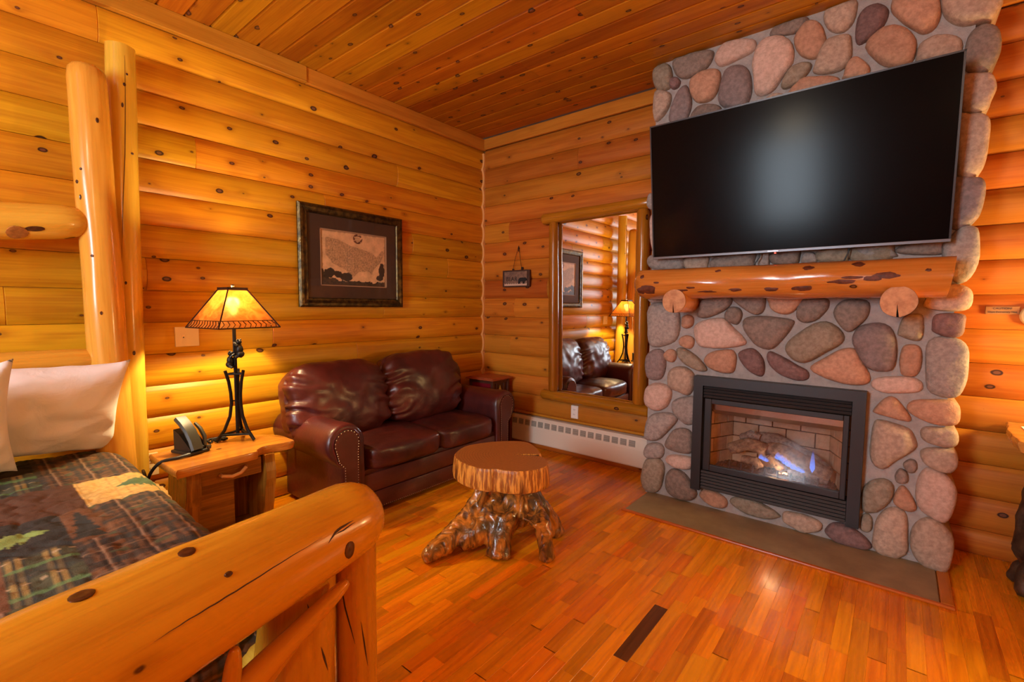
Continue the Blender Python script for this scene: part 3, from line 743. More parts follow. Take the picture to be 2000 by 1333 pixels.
# ------------------------------------------------------------ log framed mirror
mir = thing('wall_mirror', 'tall mirror in a frame of slim varnished logs on the back wall', 'mirror', (1.32, -.05, .50))
MIR = NT('mirror_silver'); MIR.set(Base_Color=(.93, .93, .92), Metallic=1.0, Roughness=.0); MIR = MIR.m
mk('mirror_glass', MB().box(.93, 1.69, -.034, -.030, .55, 2.07), MIR, mir)
mk('backing_board', MB().box(.93, 1.69, -.0295, -.012, .55, 2.07), SHELL, mir)
def rod(name, A, B, r0, r1, mat, parent, seed, n=14, m=16, wob=.10, rnd=True, smooth=True):
    A, B = Vector(A), Vector(B); path = [A.lerp(B, i/(m-1)) for i in range(m)]
    mb = MB(); rs_ = [(r0+(r1-r0)*i/(m-1))*(1+wob*fn((i*.45, seed, 0), 1.0)) for i in range(m)]
    if rnd: rs_[0] *= .80; rs_[-1] *= .80; path[1] = A.lerp(B, .012); path[-2] = A.lerp(B, .988)
    mb.tube(path, rs_, n)
    mb.v = [tuple(Vector(v)+r0*.07*Vector((fn(v, 14, seed), fn(v, 14, seed+3), fn(v, 14, seed+6)))) for v in mb.v]
    return mk(name, mb, mat, parent, smooth=smooth)
rod('frame_rail', (.785, -.07, 2.085), (1.80, -.07, 2.105), .045, .045, dkwood('X'), mir, 1)
rod('frame_rail', (.80, -.07, .535), (1.815, -.07, .525), .046, .046, dkwood('X'), mir, 2)
rod('frame_stile', (.915, -.065, .575), (.895, -.065, 2.05), .046, .042, dkwood('Z'), mir, 3)
rod('frame_stile', (1.722, -.065, .565), (1.712, -.065, 2.06), .055, .048, dkwood('Z'), mir, 4)
# ------------------------------------------------------------ hanging bear sign
sg = thing('hanging_sign', 'small dark wooden sign with a black bear hanging by a wire on the back wall', 'sign', (.47, -.05, 1.50))
SGD = plain('sign_frame_brown', (.075, .028, .012), .6, mott=.4, ms=40)
mk('sign_board', MB().box(.315, .615, -.046, -.036, 1.512, 1.650), plain('sign_face', (.27, .16, .10), .7, mott=.5, ms=30, col2=(.15, .085, .06)), sg)
fr = MB().rbox(.303, .318, -.054, -.034, 1.503, 1.660, .003).rbox(.598, .628, -.060, -.034, 1.503, 1.658, .004).rbox(.318, .598, -.054, -.034, 1.648, 1.660, .003).rbox(.318, .598, -.054, -.034, 1.502, 1.514, .003)
mk('sign_frame', fr, SGD, sg)
PALE = plain('sign_pale_paint', (.62, .43, .30), .7)
zig = [(.32, 1.515)]+[(.32+.0132*k, 1.5285 if k % 2 else 1.538) for k in range(22)]+[(.597, 1.515)]
mk('pale_border', MB().prism(zig, 'Y', -.0475, -.045), PALE, sg, label='pale zigzag border strip')
bear = [(0, 0), (.012, 0), (.016, .018), (.03, .024), (.05, .022), (.052, 0), (.064, 0), (.067, .02), (.078, .03), (.088, .03), (.094, .036), (.094, .044), (.084, .054), (.078, .056), (.076, .06), (.07, .056), (.055, .060), (.03, .06), (.012, .054), (.002, .04), (-.001, .02)]
mk('bear_figure', MB().prism([(.495+x*1.03, 1.531+z*.95) for x, z in bear], 'Y', -.056, -.045), plain('bear_black', (.012, .010, .010), .6), sg)
def text(name, s, size, loc, rot, mat, parent, ext=.0008, align='CENTER'):
    cu = bpy.data.curves.new(name, 'FONT'); cu.body = s; cu.size = size; cu.align_x = align; cu.align_y = 'CENTER'; cu.extrude = ext; cu.resolution_u = 3
    t = bpy.data.objects.new('tmp', cu); C.objects.link(t)
    bpy.context.view_layer.update()
    me = bpy.data.meshes.new_from_object(t.evaluated_get(bpy.context.evaluated_depsgraph_get())); me.name = name
    bpy.data.objects.remove(t); me.materials.clear(); me.materials.append(mat)
    o = mk(name, None, None, parent, me=me, org=loc); o.rotation_euler = rot; return o
DKTXT = plain('dark_lettering', (.03, .015, .01), .7)
text('lettering', 'BEAR', .058, (.410, -.0475, 1.577), (PI/2, 0, 0), DKTXT, sg)
wire = plain('thin_wire', (.03, .02, .015), .5, .6)
mk('hanging_wire', MB().tube([(.425, -.048, 1.66), (.45, -.04, 1.78), (.484, -.036, 1.885), (.505, -.042, 1.78), (.533, -.05, 1.66)], .0022, 5), wire, sg)
mk('hook', MB().tube([(.487, -.028, 1.86), (.49, -.045, 1.875), (.486, -.04, 1.83)], .004, 6).rbox(.418, .436, -.052, -.040, 1.658, 1.672, .003).rbox(.526, .544, -.054, -.040, 1.658, 1.685, .003), wire, sg)
# ------------------------------------------------------------ outlets, plates, thermostat, caution plaque
CRM = plain('cream_plastic', (.84, .66, .33), .4); IVR = plain('ivory_plastic', (.86, .83, .76), .4); HOLE = plain('socket_hole', (.03, .02, .015), .6)
ol = thing('wall_outlet', 'white duplex outlet plate on the back wall below the mirror', 'outlet', (1.115, -.035, .35))
mk('cover_plate', MB().rbox(1.08, 1.15, -.036, -.012, .352, .466, .003), IVR, ol)
for z in (.388, .430):
    s_ = mk('socket', MB().rbox(1.099, 1.131, -.0385, -.0355, z-.013, z+.013, .003), IVR, ol)
    mk('slot', MB().box(1.107, 1.109, -.0392, -.0384, z-.004, z+.006).box(1.121, 1.123, -.0392, -.0384, z-.004, z+.006), HOLE, s_)
o2 = thing('wall_outlet', 'cream double outlet plate low on the left wall beside the nightstand', 'outlet', (.035, -2.79, .36))
mk('cover_plate', MB().rbox(.018, .036, -2.860, -2.742, .355, .482, .003), CRM, o2)
for y in (-2.825, -2.777):
    for z in (.395, .442):
        s_ = mk('socket', MB().rbox(.0355, .0385, y-.015, y+.015, z-.013, z+.013, .003), CRM, o2)
        mk('slot', MB().box(.0384, .0392, y-.007, y-.005, z-.003, z+.006).box(.0384, .0392, y+.005, y+.007, z-.003, z+.006).box(.0384, .0392, y-.002, y+.002, z-.010, z-.006), HOLE, s_)
sw_ = thing('jack_plate', 'wide cream wall plate with one small jack behind the bedside lamp', 'wall plate', (.035, -2.575, 1.075))
mk('cover_plate', MB().rbox(.020, .036, -2.635, -2.515, 1.075, 1.19, .003), CRM, sw_)
mk('jack', MB().rbox(.0355, .0385, -2.602, -2.588, 1.122, 1.143, .002), CRM, sw_)
mk('jack_hole', MB().box(.0384, .0392, -2.598, -2.592, 1.126, 1.132), HOLE, sw_)
th = thing('thermostat', 'round cream thermostat on the log wall right of the caution plaque', 'thermostat', (3.765, -.04, 1.29))
mb = MB(); prof = [(.055, 0), (.055, .012), (.050, .026), (.038, .032), (.030, .030)]
def lathe_y(prof, c, n=24):
    m = MB().lathe(prof, n); return MB().add([(c[0]+x, c[1]-z, c[2]+y) for x, y, z in m.v], m.f)
mk('housing', lathe_y(prof, (3.772, -.02, 1.292)), CRM, th, smooth=True)
mk('dial', lathe_y([(.028, .028), (.028, .036), (.024, .039)], (3.772, -.02, 1.292)), plain('dial_clear', (.75, .68, .52), .3), th, smooth=True)
cp = thing('caution_plaque', 'small brown caution plaque with dark lettering on the log wall right of the chimney', 'sign', (3.655, -.04, 1.295))
mk('plate', MB().rbox(3.593, 3.717, -.036, -.024, 1.2965, 1.3375, .002, 1), plain('plaque_brown', (.40, .17, .045), .45, mott=.2, ms=20), cp)
text('lettering', 'CAUTION!', .0145, (3.655, -.0372, 1.3265), (PI/2, 0, 0), DKTXT, cp, .0004)
text('lettering', 'Glass Extremely Hot', .0125, (3.655, -.0372, 1.3085), (PI/2, 0, 0), DKTXT, cp, .0004)
# ------------------------------------------------------------ baseboard heater
ht = thing('baseboard_heater', 'long white baseboard heater along the back wall beneath the mirror', 'heater', (1.1, -.05, .06))
HW = plain('heater_enamel', (.74, .67, .55), .38)
prof = [(-.03, .065), (-.075, .065), (-.080, .075), (-.080, .200), (-.072, .285), (-.060, .302), (-.02, .306), (-.02, .295), (-.03, .29)]
mk('cover', MB().prism(prof, 'X', .30, 1.865), HW, ht)
mk('end_cap', MB().prism([(-.012, .06), (-.084, .06), (-.084, .21), (-.075, .292), (-.062, .309), (-.012, .309)], 'X', .28, .31), HW, ht)
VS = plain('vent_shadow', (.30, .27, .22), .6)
k = 0; x = .385
while x < 1.72:
    v = mk('vent', MB().add([(x, -.0795, .2225), (x+.054, -.0795, .2225), (x+.054, -.0748, .2725), (x, -.0748, .2725), (x, -.070, .2225), (x+.054, -.070, .2225), (x+.054, -.066, .2725), (x, -.066, .2725)],
                            [(0, 1, 2, 3), (4, 7, 6, 5), (0, 4, 5, 1), (1, 5, 6, 2), (2, 6, 7, 3), (3, 7, 4, 0)]), VS, ht)
    for j in range(3):
        z = .2285+j*.0155; y = -.0795+(z-.2225)/.05*.0047
        mk('fin', MB().box(x+.003, x+.051, y-.004, y+.001, z, z+.0045), plain('fin_grey', (.42, .385, .32), .5), v)
    x += .0742
trim(6, MB().rbox(.04, 1.9, -.05, -.004, .318, .338, .006), 'X')
# ------------------------------------------------------------ framed map on the left wall
pc = thing('framed_map', 'antique style map print with dark mat in an ornate bronze frame above the loveseat', 'picture', (.04, -1.47, 1.31))
PY0, PY1, PZ0, PZ1 = -1.907, -1.030, 1.308, 2.030
FRM = plain('bronze_frame', (.13, .080, .022), .3, .75, mott=.6, ms=26, col2=(.022, .016, .010), bump=.7, bs=60)
prof = [(0, .0), (.012, .014), (.028, .016), (.050, .008), (.060, .010), (.066, .002), (.066, -.012), (0, -.012)]   # (inset, out)
def framebar(ax0, ax1, z0, z1, side):
    vs = []; n = len(prof)
    for e in (0, 1):
        for (ins, out) in prof:
            if side == 'b': y = (PY0+ins) if e == 0 else (PY1-ins); z = PZ0+ins
            if side == 't': y = (PY0+ins) if e == 0 else (PY1-ins); z = PZ1-ins
            if side == 'l': z = (PZ0+ins) if e == 0 else (PZ1-ins); y = PY0+ins
            if side == 'r': z = (PZ0+ins) if e == 0 else (PZ1-ins); y = PY1-ins
            vs.append((.046+out, y, z))
    fs = [(k, (k+1) % n, n+(k+1) % n, n+k) for k in range(n)]+[tuple(range(n)), tuple(range(n, 2*n))]
    mk('frame_side', MB().add(vs, fs), FRM, pc)
for s_ in 'btlr': framebar(0, 0, 0, 0, s_)
mk('backing', MB().box(.028, .036, PY0+.02, PY1-.02, PZ0+.02, PZ1-.02), SHELL, pc)
my0, my1, mz0, mz1 = PY0+.16, PY1-.155, PZ0+.155, PZ1-.16
mt = MB().box(.037, .044, PY0+.05, my0, PZ0+.05, PZ1-.05).box(.037, .044, my1, PY1-.05, PZ0+.05, PZ1-.05).box(.037, .044, my0, my1, PZ0+.05, mz0).box(.037, .044, my0, my1, mz1, PZ1-.05)
mk('mat', mt, plain('brown_mat', (.055, .024, .010), .8), pc)
mk('mat_bevel', MB().box(.038, .0445, my0, my0+.006, mz0, mz1).box(.038, .0445, my1-.006, my1, mz0, mz1).box(.038, .0445, my0, my1, mz0, mz0+.006).box(.038, .0445, my0, my1, mz1-.006, mz1), plain('mat_bevel', (.36, .22, .12), .7), pc)
def tint_grid(name, nu, nv, P, colf, mat, parent, smooth=False):
    vs = [P(i/nu, j/nv) for j in range(nv+1) for i in range(nu+1)]
    fs = [(j*(nu+1)+i, j*(nu+1)+i+1, (j+1)*(nu+1)+i+1, (j+1)*(nu+1)+i) for j in range(nv) for i in range(nu)]
    mb = MB().add(vs, fs); o = mk(name, mb, mat, parent, smooth=smooth)
    at = o.data.color_attributes.new('tint', 'FLOAT_COLOR', 'POINT')
    buf = []
    for j in range(nv+1):
        for i in range(nu+1): buf += [*colf(i/nu, j/nv), 1.0]
    at.data.foreach_set('color', buf); return o
MAPM = attr_mat('map_print', .6)
def inpoly(x, y, P):
    c = False; j = len(P)-1
    for i in range(len(P)):
        if (P[i][1] > y) != (P[j][1] > y) and x < (P[j][0]-P[i][0])*(y-P[i][1])/(P[j][1]-P[i][1])+P[i][0]: c = not c
        j = i
    return c
LAND = [(.08, .86), (.25, .84), (.45, .74), (.62, .70), (.75, .66), (.84, .58), (.93, .72), (.97, .68), (.90, .48), (.80, .36), (.76, .24), (.70, .30), (.55, .28), (.46, .16), (.36, .30), (.18, .40), (.08, .55)]
def mapcol(u, v):
    b = Vector((.66, .40, .20)); n = fn((u*9, v*7, 0), 1.2, 3)*.5+fn((u*40, v*30, 0), 1.0, 5)*.25
    c = b*(1+.45*n)
    if inpoly(u, v, LAND):
        c = Vector((.46, .27, .13))*(1+.6*fn((u*60, v*45, 0), 1.0, 7)+.3*n)
        if min(abs((u*9) % 1-.5), abs((v*7+.2*fn((u*5, v*5, 0), 1.0)) % 1-.5)) < .035: c *= .84
        if fn((u*75, v*120, 0), 1.0, 9) > .34: c *= .72
    d = math.hypot((u-.545)*1.25, v-.885)
    if .055 < d < .088 and fn((u*30, v*30, 0), 1.0, 1) > -.25: c = Vector((.12, .03, .012))
    if d < .05 and abs((v*48) % 1-.5) < .2: c *= .5
    h = .10+.16*max(0, 1-u/.22)*(1+.5*fn((u*20, 0, 0), 1.0))+.07*fn((u*12, 1, 0), 1.0)+.02*fn((u*60, 1, 0), 1.0)
    if v < h and u < .97: c = Vector((.045, .022, .010))*(1+.9*fn((u*28, v*28, 0), 1.0, 2))
    for (x0, y0, rx, ry) in ((.13, .23, .075, .085), (.37, .175, .09, .075), (.24, .21, .06, .06), (.92, .32, .045, .16), (.89, .18, .06, .05)):
        if ((u-x0)/rx)**2+((v-y0)/ry)**2 < 1+.5*fn((u*22, v*22, 0), 1.0, 4): c = Vector((.030, .014, .008))
    e = min(u, 1-u, v, 1-v)
    if e < .035+.012*fn((u*20, v*20, 0), 1.0): c = c*.55+Vector((.10, .03, .008))*.4
    return (c.x, c.y, c.z)
tint_grid('map_print', 150, 116, lambda u, v: (.0385, my0+(my1-my0)*u, mz0+(mz1-mz0)*v), mapcol, MAPM, pc)
PGL = NT('picture_glass'); _m = PGL.n('MixShader', {0: .982, 1: PGL.n('BsdfGlossy', {'Color': (1, 1, 1, 1), 'Roughness': .02}).outputs[0], 2: PGL.n('BsdfTransparent').outputs[0]})
PGL.t.links.new(_m.outputs[0], PGL.out.inputs['Surface']); PGL = PGL.m
mk('glazing', MB().box(.0455, .0475, PY0+.06, PY1-.06, PZ0+.06, PZ1-.06), PGL, pc)
# ------------------------------------------------------------ leather loveseat
sofa = thing('leather_loveseat', 'oxblood leather loveseat with rolled arms and nailhead trim against the left log wall', 'sofa', (.42, -1.27, 0))
def leather(name, a, b, bump=.13):
    N = NT(name); tc = N.n('TexCoord').outputs['Object']
    n1 = N.n('TexNoise', {'Vector': tc, 'Scale': 5.0, 'Detail': 4.0}).outputs[0]
    vo = N.n('TexVoronoi', {'Vector': tc, 'Scale': 260.0}, feature='DISTANCE_TO_EDGE').outputs[0]
    wr = N.n('TexNoise', {'Vector': tc, 'Scale': 13.0, 'Detail': 5.0, 'Distortion': 2.2}).outputs[0]
    wr = N.math('POWER', N.math('ABSOLUTE', N.math('SUBTRACT', wr, .5)), .55)
    N.set(Base_Color=N.mix(N.ramp(n1, .3, .7), a, b), Roughness=N.math('ADD', .36, N.math('MULTIPLY', wr, .10)), Coat_Weight=.12, Coat_Roughness=.22, Specular_IOR_Level=.55)
    N.bump(N.math('ADD', N.math('MULTIPLY', vo, .12), wr), bump, .010); return N.m
LEA = leather('oxblood_leather', (.092, .0125, .010), (.045, .0075, .007))
LEP = leather('oxblood_leather_panel', (.10, .020, .012), (.06, .012, .008), .12)
def cushion(name, c, s, parent, mat, seed, k=5, puff=(0, 0, 0), wr=.008, tilt=0.0, cuts=22, fold=None, crown=0.0):
    bm = bmesh.new(); bmesh.ops.create_cube(bm, size=2)
    bmesh.ops.subdivide_edges(bm, edges=bm.edges[:], cuts=cuts, use_grid_fill=True)
    sx, sy, sz = s[0]/2, s[1]/2, s[2]/2; R = Matrix.Rotation(tilt, 3, 'Y')
    for v in bm.verts:
        p = v.co; n = (abs(p.x)**k+abs(p.y)**k+abs(p.z)**k)**(1/k); q = p/n
        ux, uy, uz = q.x, q.y, q.z
        px = sx*ux+math.copysign(puff[0], ux)*abs(ux)*max(0, 1-uy*uy)*max(0, 1-uz*uz)
        py = sy*uy+math.copysign(puff[1], uy)*abs(uy)*max(0, 1-ux*ux)*max(0, 1-uz*uz)
        pz = sz*uz+math.copysign(puff[2], uz)*abs(uz)*max(0, 1-ux*ux)*max(0, 1-uy*uy)
        d = Vector((px, py, pz)); nn = q.normalized()
        w = 0
        if fold: w = fold(ux, uy, uz)
        w += wr*(fn((px, py, pz), 7, seed)+.5*fn((px, py, pz), 17, seed+3))
        d += nn*w
        v.co = R @ d + Vector(c)
    return mk(name, MB().bm(bm), mat, parent, smooth='all')
# frame
mk('base_frame', MB().rbox(.07, .735, -1.90, -.635, .055, .30, .015), LEA, sofa, smooth=True)
mk('front_rail', MB().rbox(.725, .752, -1.878, -.657, .150, .272, .012), LEP, sofa, smooth=True)
mk('front_rail', MB().rbox(.725, .752, -1.878, -.657, .034, .148, .010), LEP, sofa, smooth=True)
def arm_profile(yc, sgn, r=.120, zc=.498, grow=0.0):
    # sgn +1: outer side towards -y (left arm)
    pts = [(yc+sgn*(r-.004), .035), (yc+sgn*r, .30)]
    for k in range(0, 15):
        a = math.radians(0+k*232/14); pts.append((yc+sgn*(r+grow)*math.cos(a), zc+(r+grow)*math.sin(a)))
    pts += [(yc-sgn*.030, .36), (yc-sgn*.030, .035)]
    return pts
def arm(yc, sgn):
    pr = arm_profile(yc, sgn); n = len(pr); cy = yc; cz = .45
    xs = [(.05, .90), (.058, .97), (.08, 1.0), (.25, 1.0), (.45, 1.0), (.60, 1.0), (.70, 1.03), (.735, 1.035), (.752, 1.0), (.760, .93)]
    vs = []
    for i, (x, s) in enumerate(xs):
        for (y, z) in pr:
            w = .004*fn((x, y, z), 11, sgn)+.0025*fn((x*3, y, z), 20, sgn+4)
            s2 = s if z > .30 else 1+(s-1)*.3
            vs.append((x, cy+(y-cy)*(s2+w*3), (cz+(z-cz)*(s2+w*3)) if z > .1 else z))
    fs = [(i*n+k, i*n+(k+1) % n, (i+1)*n+(k+1) % n, (i+1)*n+k) for i in range(len(xs)-1) for k in range(n)]+[tuple(range(n-1, -1, -1)), tuple(range((len(xs)-1)*n, len(xs)*n))]
    a = mk('arm', MB().add(vs, fs), LEA, sofa, smooth=True)
    # keyhole front panel and the nails along both of its edges
    q = []
    r = .078
    q += [(yc+sgn*.070, .045), (yc+sgn*.072, .44)]
    for k in range(0, 13):
        t = math.radians(k*205/12); q.append((yc+sgn*r*math.cos(t), .505+r*math.sin(t)))
    q += [(yc-sgn*.052, .40), (yc-sgn*.016, .36), (yc-sgn*.012, .045)]
    mk('arm_panel', MB().prism(q, 'X', .752, .768), LEP, a)
    loop = q; L = []
    for (y0, z0), (y1, z1) in zip(q, q[1:]):
        m = max(1, int(round(math.hypot(y1-y0, z1-z0)/.0155)))
        for k in range(m): L.append((y0+(y1-y0)*k/m, z0+(z1-z0)*k/m))
    nb = MB()
    for (y, z) in L: nb.ball((.769, y*.985+yc*.015, z), .0034, 6, (.6, 1, 1))
    mk('nailheads', nb, NAIL, a, kind='stuff')
    mk('piping', MB().tube([(.760, y, z) for y, z in [(yc+(y-yc)*1.14, .5+(z-.5)*1.12 if z > .4 else z) for y, z in q]], .006, 6), LEA, a, smooth=True)
NAIL = plain('brass_nail', (.48, .36, .22), .3, .9)
arm(-2.000, 1); arm(-.535, -1)
nb = MB(); y = -1.875
while y < -.66: nb.ball((.753, y, .044), .0034, 6, (.6, 1, 1)); y += .0155
mk('nailheads', nb, NAIL, sofa, kind='stuff')
def seatfold(sd):
    def F(x, y, z):
        if x > .55: return .0055*math.sin(y*24+3*fn((y*3, z*2, sd), 1.0)+z*2)*max(0, .9-abs(z))*(.5+.5*fn((y*2, 1, sd), 1.0))
        return .002*math.sin((x*3+y*9)+4*fn((x*2, y*2, sd), 1))
    return F
cushion('seat_cushion', (.475, -1.535, .355), (.60, .622, .17), sofa, LEA, 1, k=6, puff=(.015, 0, .022), wr=.007, fold=seatfold(1))
cushion('seat_cushion', (.475, -.957, .350), (.60, .588, .165), sofa, LEA, 2, k=6, puff=(.012, 0, .018), wr=.007, fold=seatfold(2))
cushion('back_frame', (.135, -1.268, .46), (.17, 1.53, .78), sofa, LEA, 3, k=8, wr=.004)
def backfold(sd, side):
    def F(x, y, z):
        if x > .2:
            e = max(0, abs(y)-.15)/.85
            return .015*e*e*math.sin(z*17+y*6*side+4*fn((y*2, z*3, sd), 1.0))+.005*math.sin((z*4-abs(y)*7)+5*fn((y*1.5, z*1.5, sd+2), 1.0))*max(0, 1-abs(z))
        return .003*fn((y*9, z*9, sd), 1)
    return F
cushion('back_cushion', (.265, -1.765, .665), (.27, .72, .52), sofa, LEA, 5, k=4.2, puff=(.035, .015, .015), wr=.009, tilt=-.22, cuts=46, fold=backfold(1, 1))
cushion('back_cushion', (.262, -1.045, .680), (.27, .76, .53), sofa, LEA, 6, k=4.2, puff=(.035, .0, .012), wr=.009, tilt=-.22, cuts=46, fold=backfold(5, -1))
for (x, y) in ((.11, -1.94), (.70, -1.94), (.11, -.60), (.70, -.60)):
    mk('foot', MB().lathe([(.022, 0), (.030, .045), (.030, .06)], 10, (x, y, 0)), plain('dark_foot', (.02, .01, .008), .5), sofa)
# ------------------------------------------------------------ stump table
stt = thing('stump_table', 'low table with a thick round tree slice top on a gnarled glossy stump base', 'table', (1.60, -1.49, 0))
OUT = [(1.369, -1.704), (1.314, -1.643), (1.270, -1.53), (1.290, -1.430), (1.350, -1.318), (1.433, -1.236), (1.510, -1.212), (1.608, -1.262), (1.672, -1.318), (1.700, -1.352), (1.612, -1.428), (1.626, -1.442), (1.724, -1.384), (1.807, -1.428), (1.849, -1.484), (1.845, -1.564), (1.805, -1.639), (1.735, -1.688), (1.682, -1.700), (1.629, -1.742), (1.545, -1.754), (1.458, -1.743)]
def resample(P, n):
    L = [0]
    for a, b in zip(P, P[1:]+P[:1]): L.append(L[-1]+math.hypot(b[0]-a[0], b[1]-a[1]))
    out = []; k = 0
    for i in range(n):
        t = L[-1]*i/n
        while L[k+1] < t: k += 1
        u = (t-L[k])/(L[k+1]-L[k]); a, b = P[k], P[(k+1) % len(P)]
        out.append((a[0]+(b[0]-a[0])*u, a[1]+(b[1]-a[1])*u))
    return out
OUTS = smooth_loop(OUT, 66); OR = resample(OUTS, 320)
cx, cy = 1.57, -1.48
vs = []; n = len(OR)
lev = [(.480, .985, 0), (.477, .997, .3), (.46, 1.005, 1), (.42, 1.02, 1), (.385, 1.03, 1), (.365, 1.02, 1), (.358, .99, .3)]
for (z, s, rg) in lev:
    for i, (x, y) in enumerate(OR):
        q = s+rg*(.010*fn((i*.55, z*6, 0), 1.0, 2)+.006*fn((i*1.7, z*9, 0), 1.0, 5))
        vs.append((cx+(x-cx)*q, cy+(y-cy)*q, z))
fs = [(i*n+k, i*n+(k+1) % n, (i+1)*n+(k+1) % n, (i+1)*n+k) for i in range(len(lev)-1) for k in range(n)]
BARK = NT('split_bark_side'); tc = BARK.n('TexCoord').outputs['Object']
cz = BARK.vmath('MULTIPLY', tc, (1.0, 1.0, .10))
b1 = BARK.n('TexNoise', {'Vector': cz, 'Scale': 75.0, 'Detail': 4.0, 'Roughness': .6}).outputs[0]
b2 = BARK.n('TexNoise', {'Vector': cz, 'Scale': 22.0, 'Detail': 2.0}).outputs[0]
col = BARK.mix(BARK.ramp(b1, .40, .62), (.30, .09, .012), (.76, .34, .05))
col = BARK.mix(BARK.ramp(b2, .60, .72), col, (.13, .04, .008))
BARK.set(Base_Color=col, Roughness=.4); BARK.bump(b1, .9, .006); BARK = BARK.m
mk('bark_rim', MB().add(vs, fs+[tuple(range((len(lev)-1)*n, len(lev)*n))]), BARK, stt, smooth=True)
RNG = NT('slice_growth_rings'); tc = RNG.n('TexCoord').outputs['Object']
dn = RNG.n('TexNoise', {'Vector': tc, 'Scale': 6.0, 'Detail': 2.0}).outputs[0]
ln = RNG.n('VectorMath', {0: RNG.vmath('MULTIPLY', tc, (1, 1, 0))}, operation='LENGTH').outputs['Value']
rg = RNG.math('SINE', RNG.math('ADD', RNG.math('MULTIPLY', ln, 420.0), RNG.math('MULTIPLY', dn, 16.0)))
fnz = RNG.n('TexNoise', {'Vector': tc, 'Scale': 60.0, 'Detail': 5.0, 'Roughness': .7}).outputs[0]
col = RNG.mix(RNG.math('ADD', RNG.math('MULTIPLY', rg, .16), RNG.math('MULTIPLY', fnz, .9), clamp=True), (.50, .20, .045), (.22, .075, .016))
RNG.set(Base_Color=col, Roughness=.42, Coat_Weight=.15); RNG.bump(fnz, .3, .002); RNG = RNG.m
# top face as a fan from the middle of each radial slice so the crack stays open
bm = bmesh.new(); tv_ = [bm.verts.new((cx+(x-cx)*.985, cy+(y-cy)*.985, .480)) for (x, y) in OR]
fc = bm.faces.new(tv_); bmesh.ops.triangulate(bm, faces=[fc], ngon_method='EAR_CLIP')
mk('slice_top', MB().bm(bm), RNG, stt)
mk('drying_crack_or_shade', MB().prism([(1.612, -1.426), (1.69, -1.348), (1.716, -1.380), (1.628, -1.444)], 'Z', .37, .4735), plain('crack_shade', (.018, .009, .005), .9), stt)  # dark fill that paints the shade inside the open crack
def remesh(name, mb, mat, parent, vox, disp, seed, sm=3):
    o = mk(name, mb, mat, parent)
    m = o.modifiers.new('r', 'REMESH'); m.mode = 'VOXEL'; m.voxel_size = vox
    if sm: s = o.modifiers.new('s', 'SMOOTH'); s.iterations = sm; s.factor = .5
    bpy.context.view_layer.update()
    me = bpy.data.meshes.new_from_object(o.evaluated_get(bpy.context.evaluated_depsgraph_get()))
    o.modifiers.clear(); o.data = me; me.name = name
    me.materials.clear(); me.materials.append(mat)
    off = WL[o.name]
    nr = [v.normal.copy() for v in me.vertices]
    for v, nn in zip(me.vertices, nr):
        w = v.co+off
        v.co += nn*disp(w, nn)
        if (v.co+off).z < .0: v.co.z = -off.z
    me.polygons.foreach_set('use_smooth', [True]*len(me.polygons))
    return o
ROOT = NT('driftwood_root'); tc = ROOT.n('TexCoord').outputs['Object']
gz = ROOT.n('TexNoise', {'Vector': ROOT.vmath('MULTIPLY', tc, (1, 1, .45)), 'Scale': 16.0, 'Detail': 5.0, 'Distortion': 1.5, 'Roughness': .6}).outputs[0]
g2 = ROOT.n('TexNoise', {'Vector': tc, 'Scale': 5.0, 'Detail': 2.0}).outputs[0]
col = ROOT.mix(ROOT.ramp(gz, .35, .68), (.060, .026, .009), (.58, .215, .028))
col = ROOT.mix(ROOT.ramp(g2, .52, .66), col, (.075, .050, .020))
ROOT.set(Base_Color=col, Roughness=.16, Coat_Weight=.5, Coat_Roughness=.08); ROOT.bump(gz, .9, .010); ROOT = ROOT.m
mb = MB()
mb.tube([(1.60, -1.48, .362), (1.60, -1.48, .28), (1.615, -1.49, .18), (1.63, -1.50, .09)], [.155, .135, .130, .10], 16)
mb.tube([(1.52, -1.56, .30), (1.48, -1.62, .20), (1.47, -1.72, .115), (1.45, -1.85, .068), (1.437, -1.985, .030)], [.055, .068, .075, .062, .030], 12)
mb.tube([(1.60, -1.56, .20), (1.56, -1.68, .11), (1.50, -1.80, .060)], [.07, .075, .05], 12)
mb.tube([(1.62, -1.50, .24), (1.645, -1.60, .16), (1.665, -1.665, .07), (1.675, -1.685, .0)], [.09, .075, .066, .072], 12)
mb.tube([(1.68, -1.47, .26), (1.77, -1.49, .205), (1.85, -1.52, .165), (1.885, -1.545, .09), (1.895, -1.545, .0)], [.075, .058, .05, .045, .048], 12)
mb.tube([(1.71, -1.52, .20), (1.77, -1.575, .20), (1.84, -1.575, .185), (1.875, -1.55, .15)], [.03, .018, .018, .022], 10)
mb.tube([(1.55, -1.42, .25), (1.46, -1.33, .10), (1.42, -1.28, .0)], [.08, .06, .05], 12)
mb.tube([(1.66, -1.42, .25), (1.74, -1.33, .10), (1.78, -1.28, .0)], [.08, .055, .045], 12)
mb.tube([(1.49, -1.60, .36), (1.47, -1.64, .27), (1.44, -1.66, .18), (1.44, -1.72, .10)], [.022, .020, .022, .02], 8)
mb.tube([(1.55, -1.63, .36), (1.54, -1.65, .28), (1.51, -1.66, .22), (1.50, -1.70, .15)], [.024, .020, .02, .02], 8)
def dsp(w, nn):
    d = .012*fn(w, 8, 1)+.009*(abs(fn((w.x, w.y, w.z*.35), 22, 2))-.2)+.005*fn((w.x, w.y, w.z*.5), 55, 4)
    # eroded pockets: one under the top at the front, one in the arched root
    for c, r, k in (((1.645, -1.62, .275), .075, .07), ((1.80, -1.60, .225), .055, .035), ((1.78, -1.53, .255), .05, .045)):
        q = (w-Vector(c)).length/r
        if q < 1: d -= k*(1-q*q)
    return d
remesh('stump_base', mb, ROOT, stt, .0105, dsp, 3)
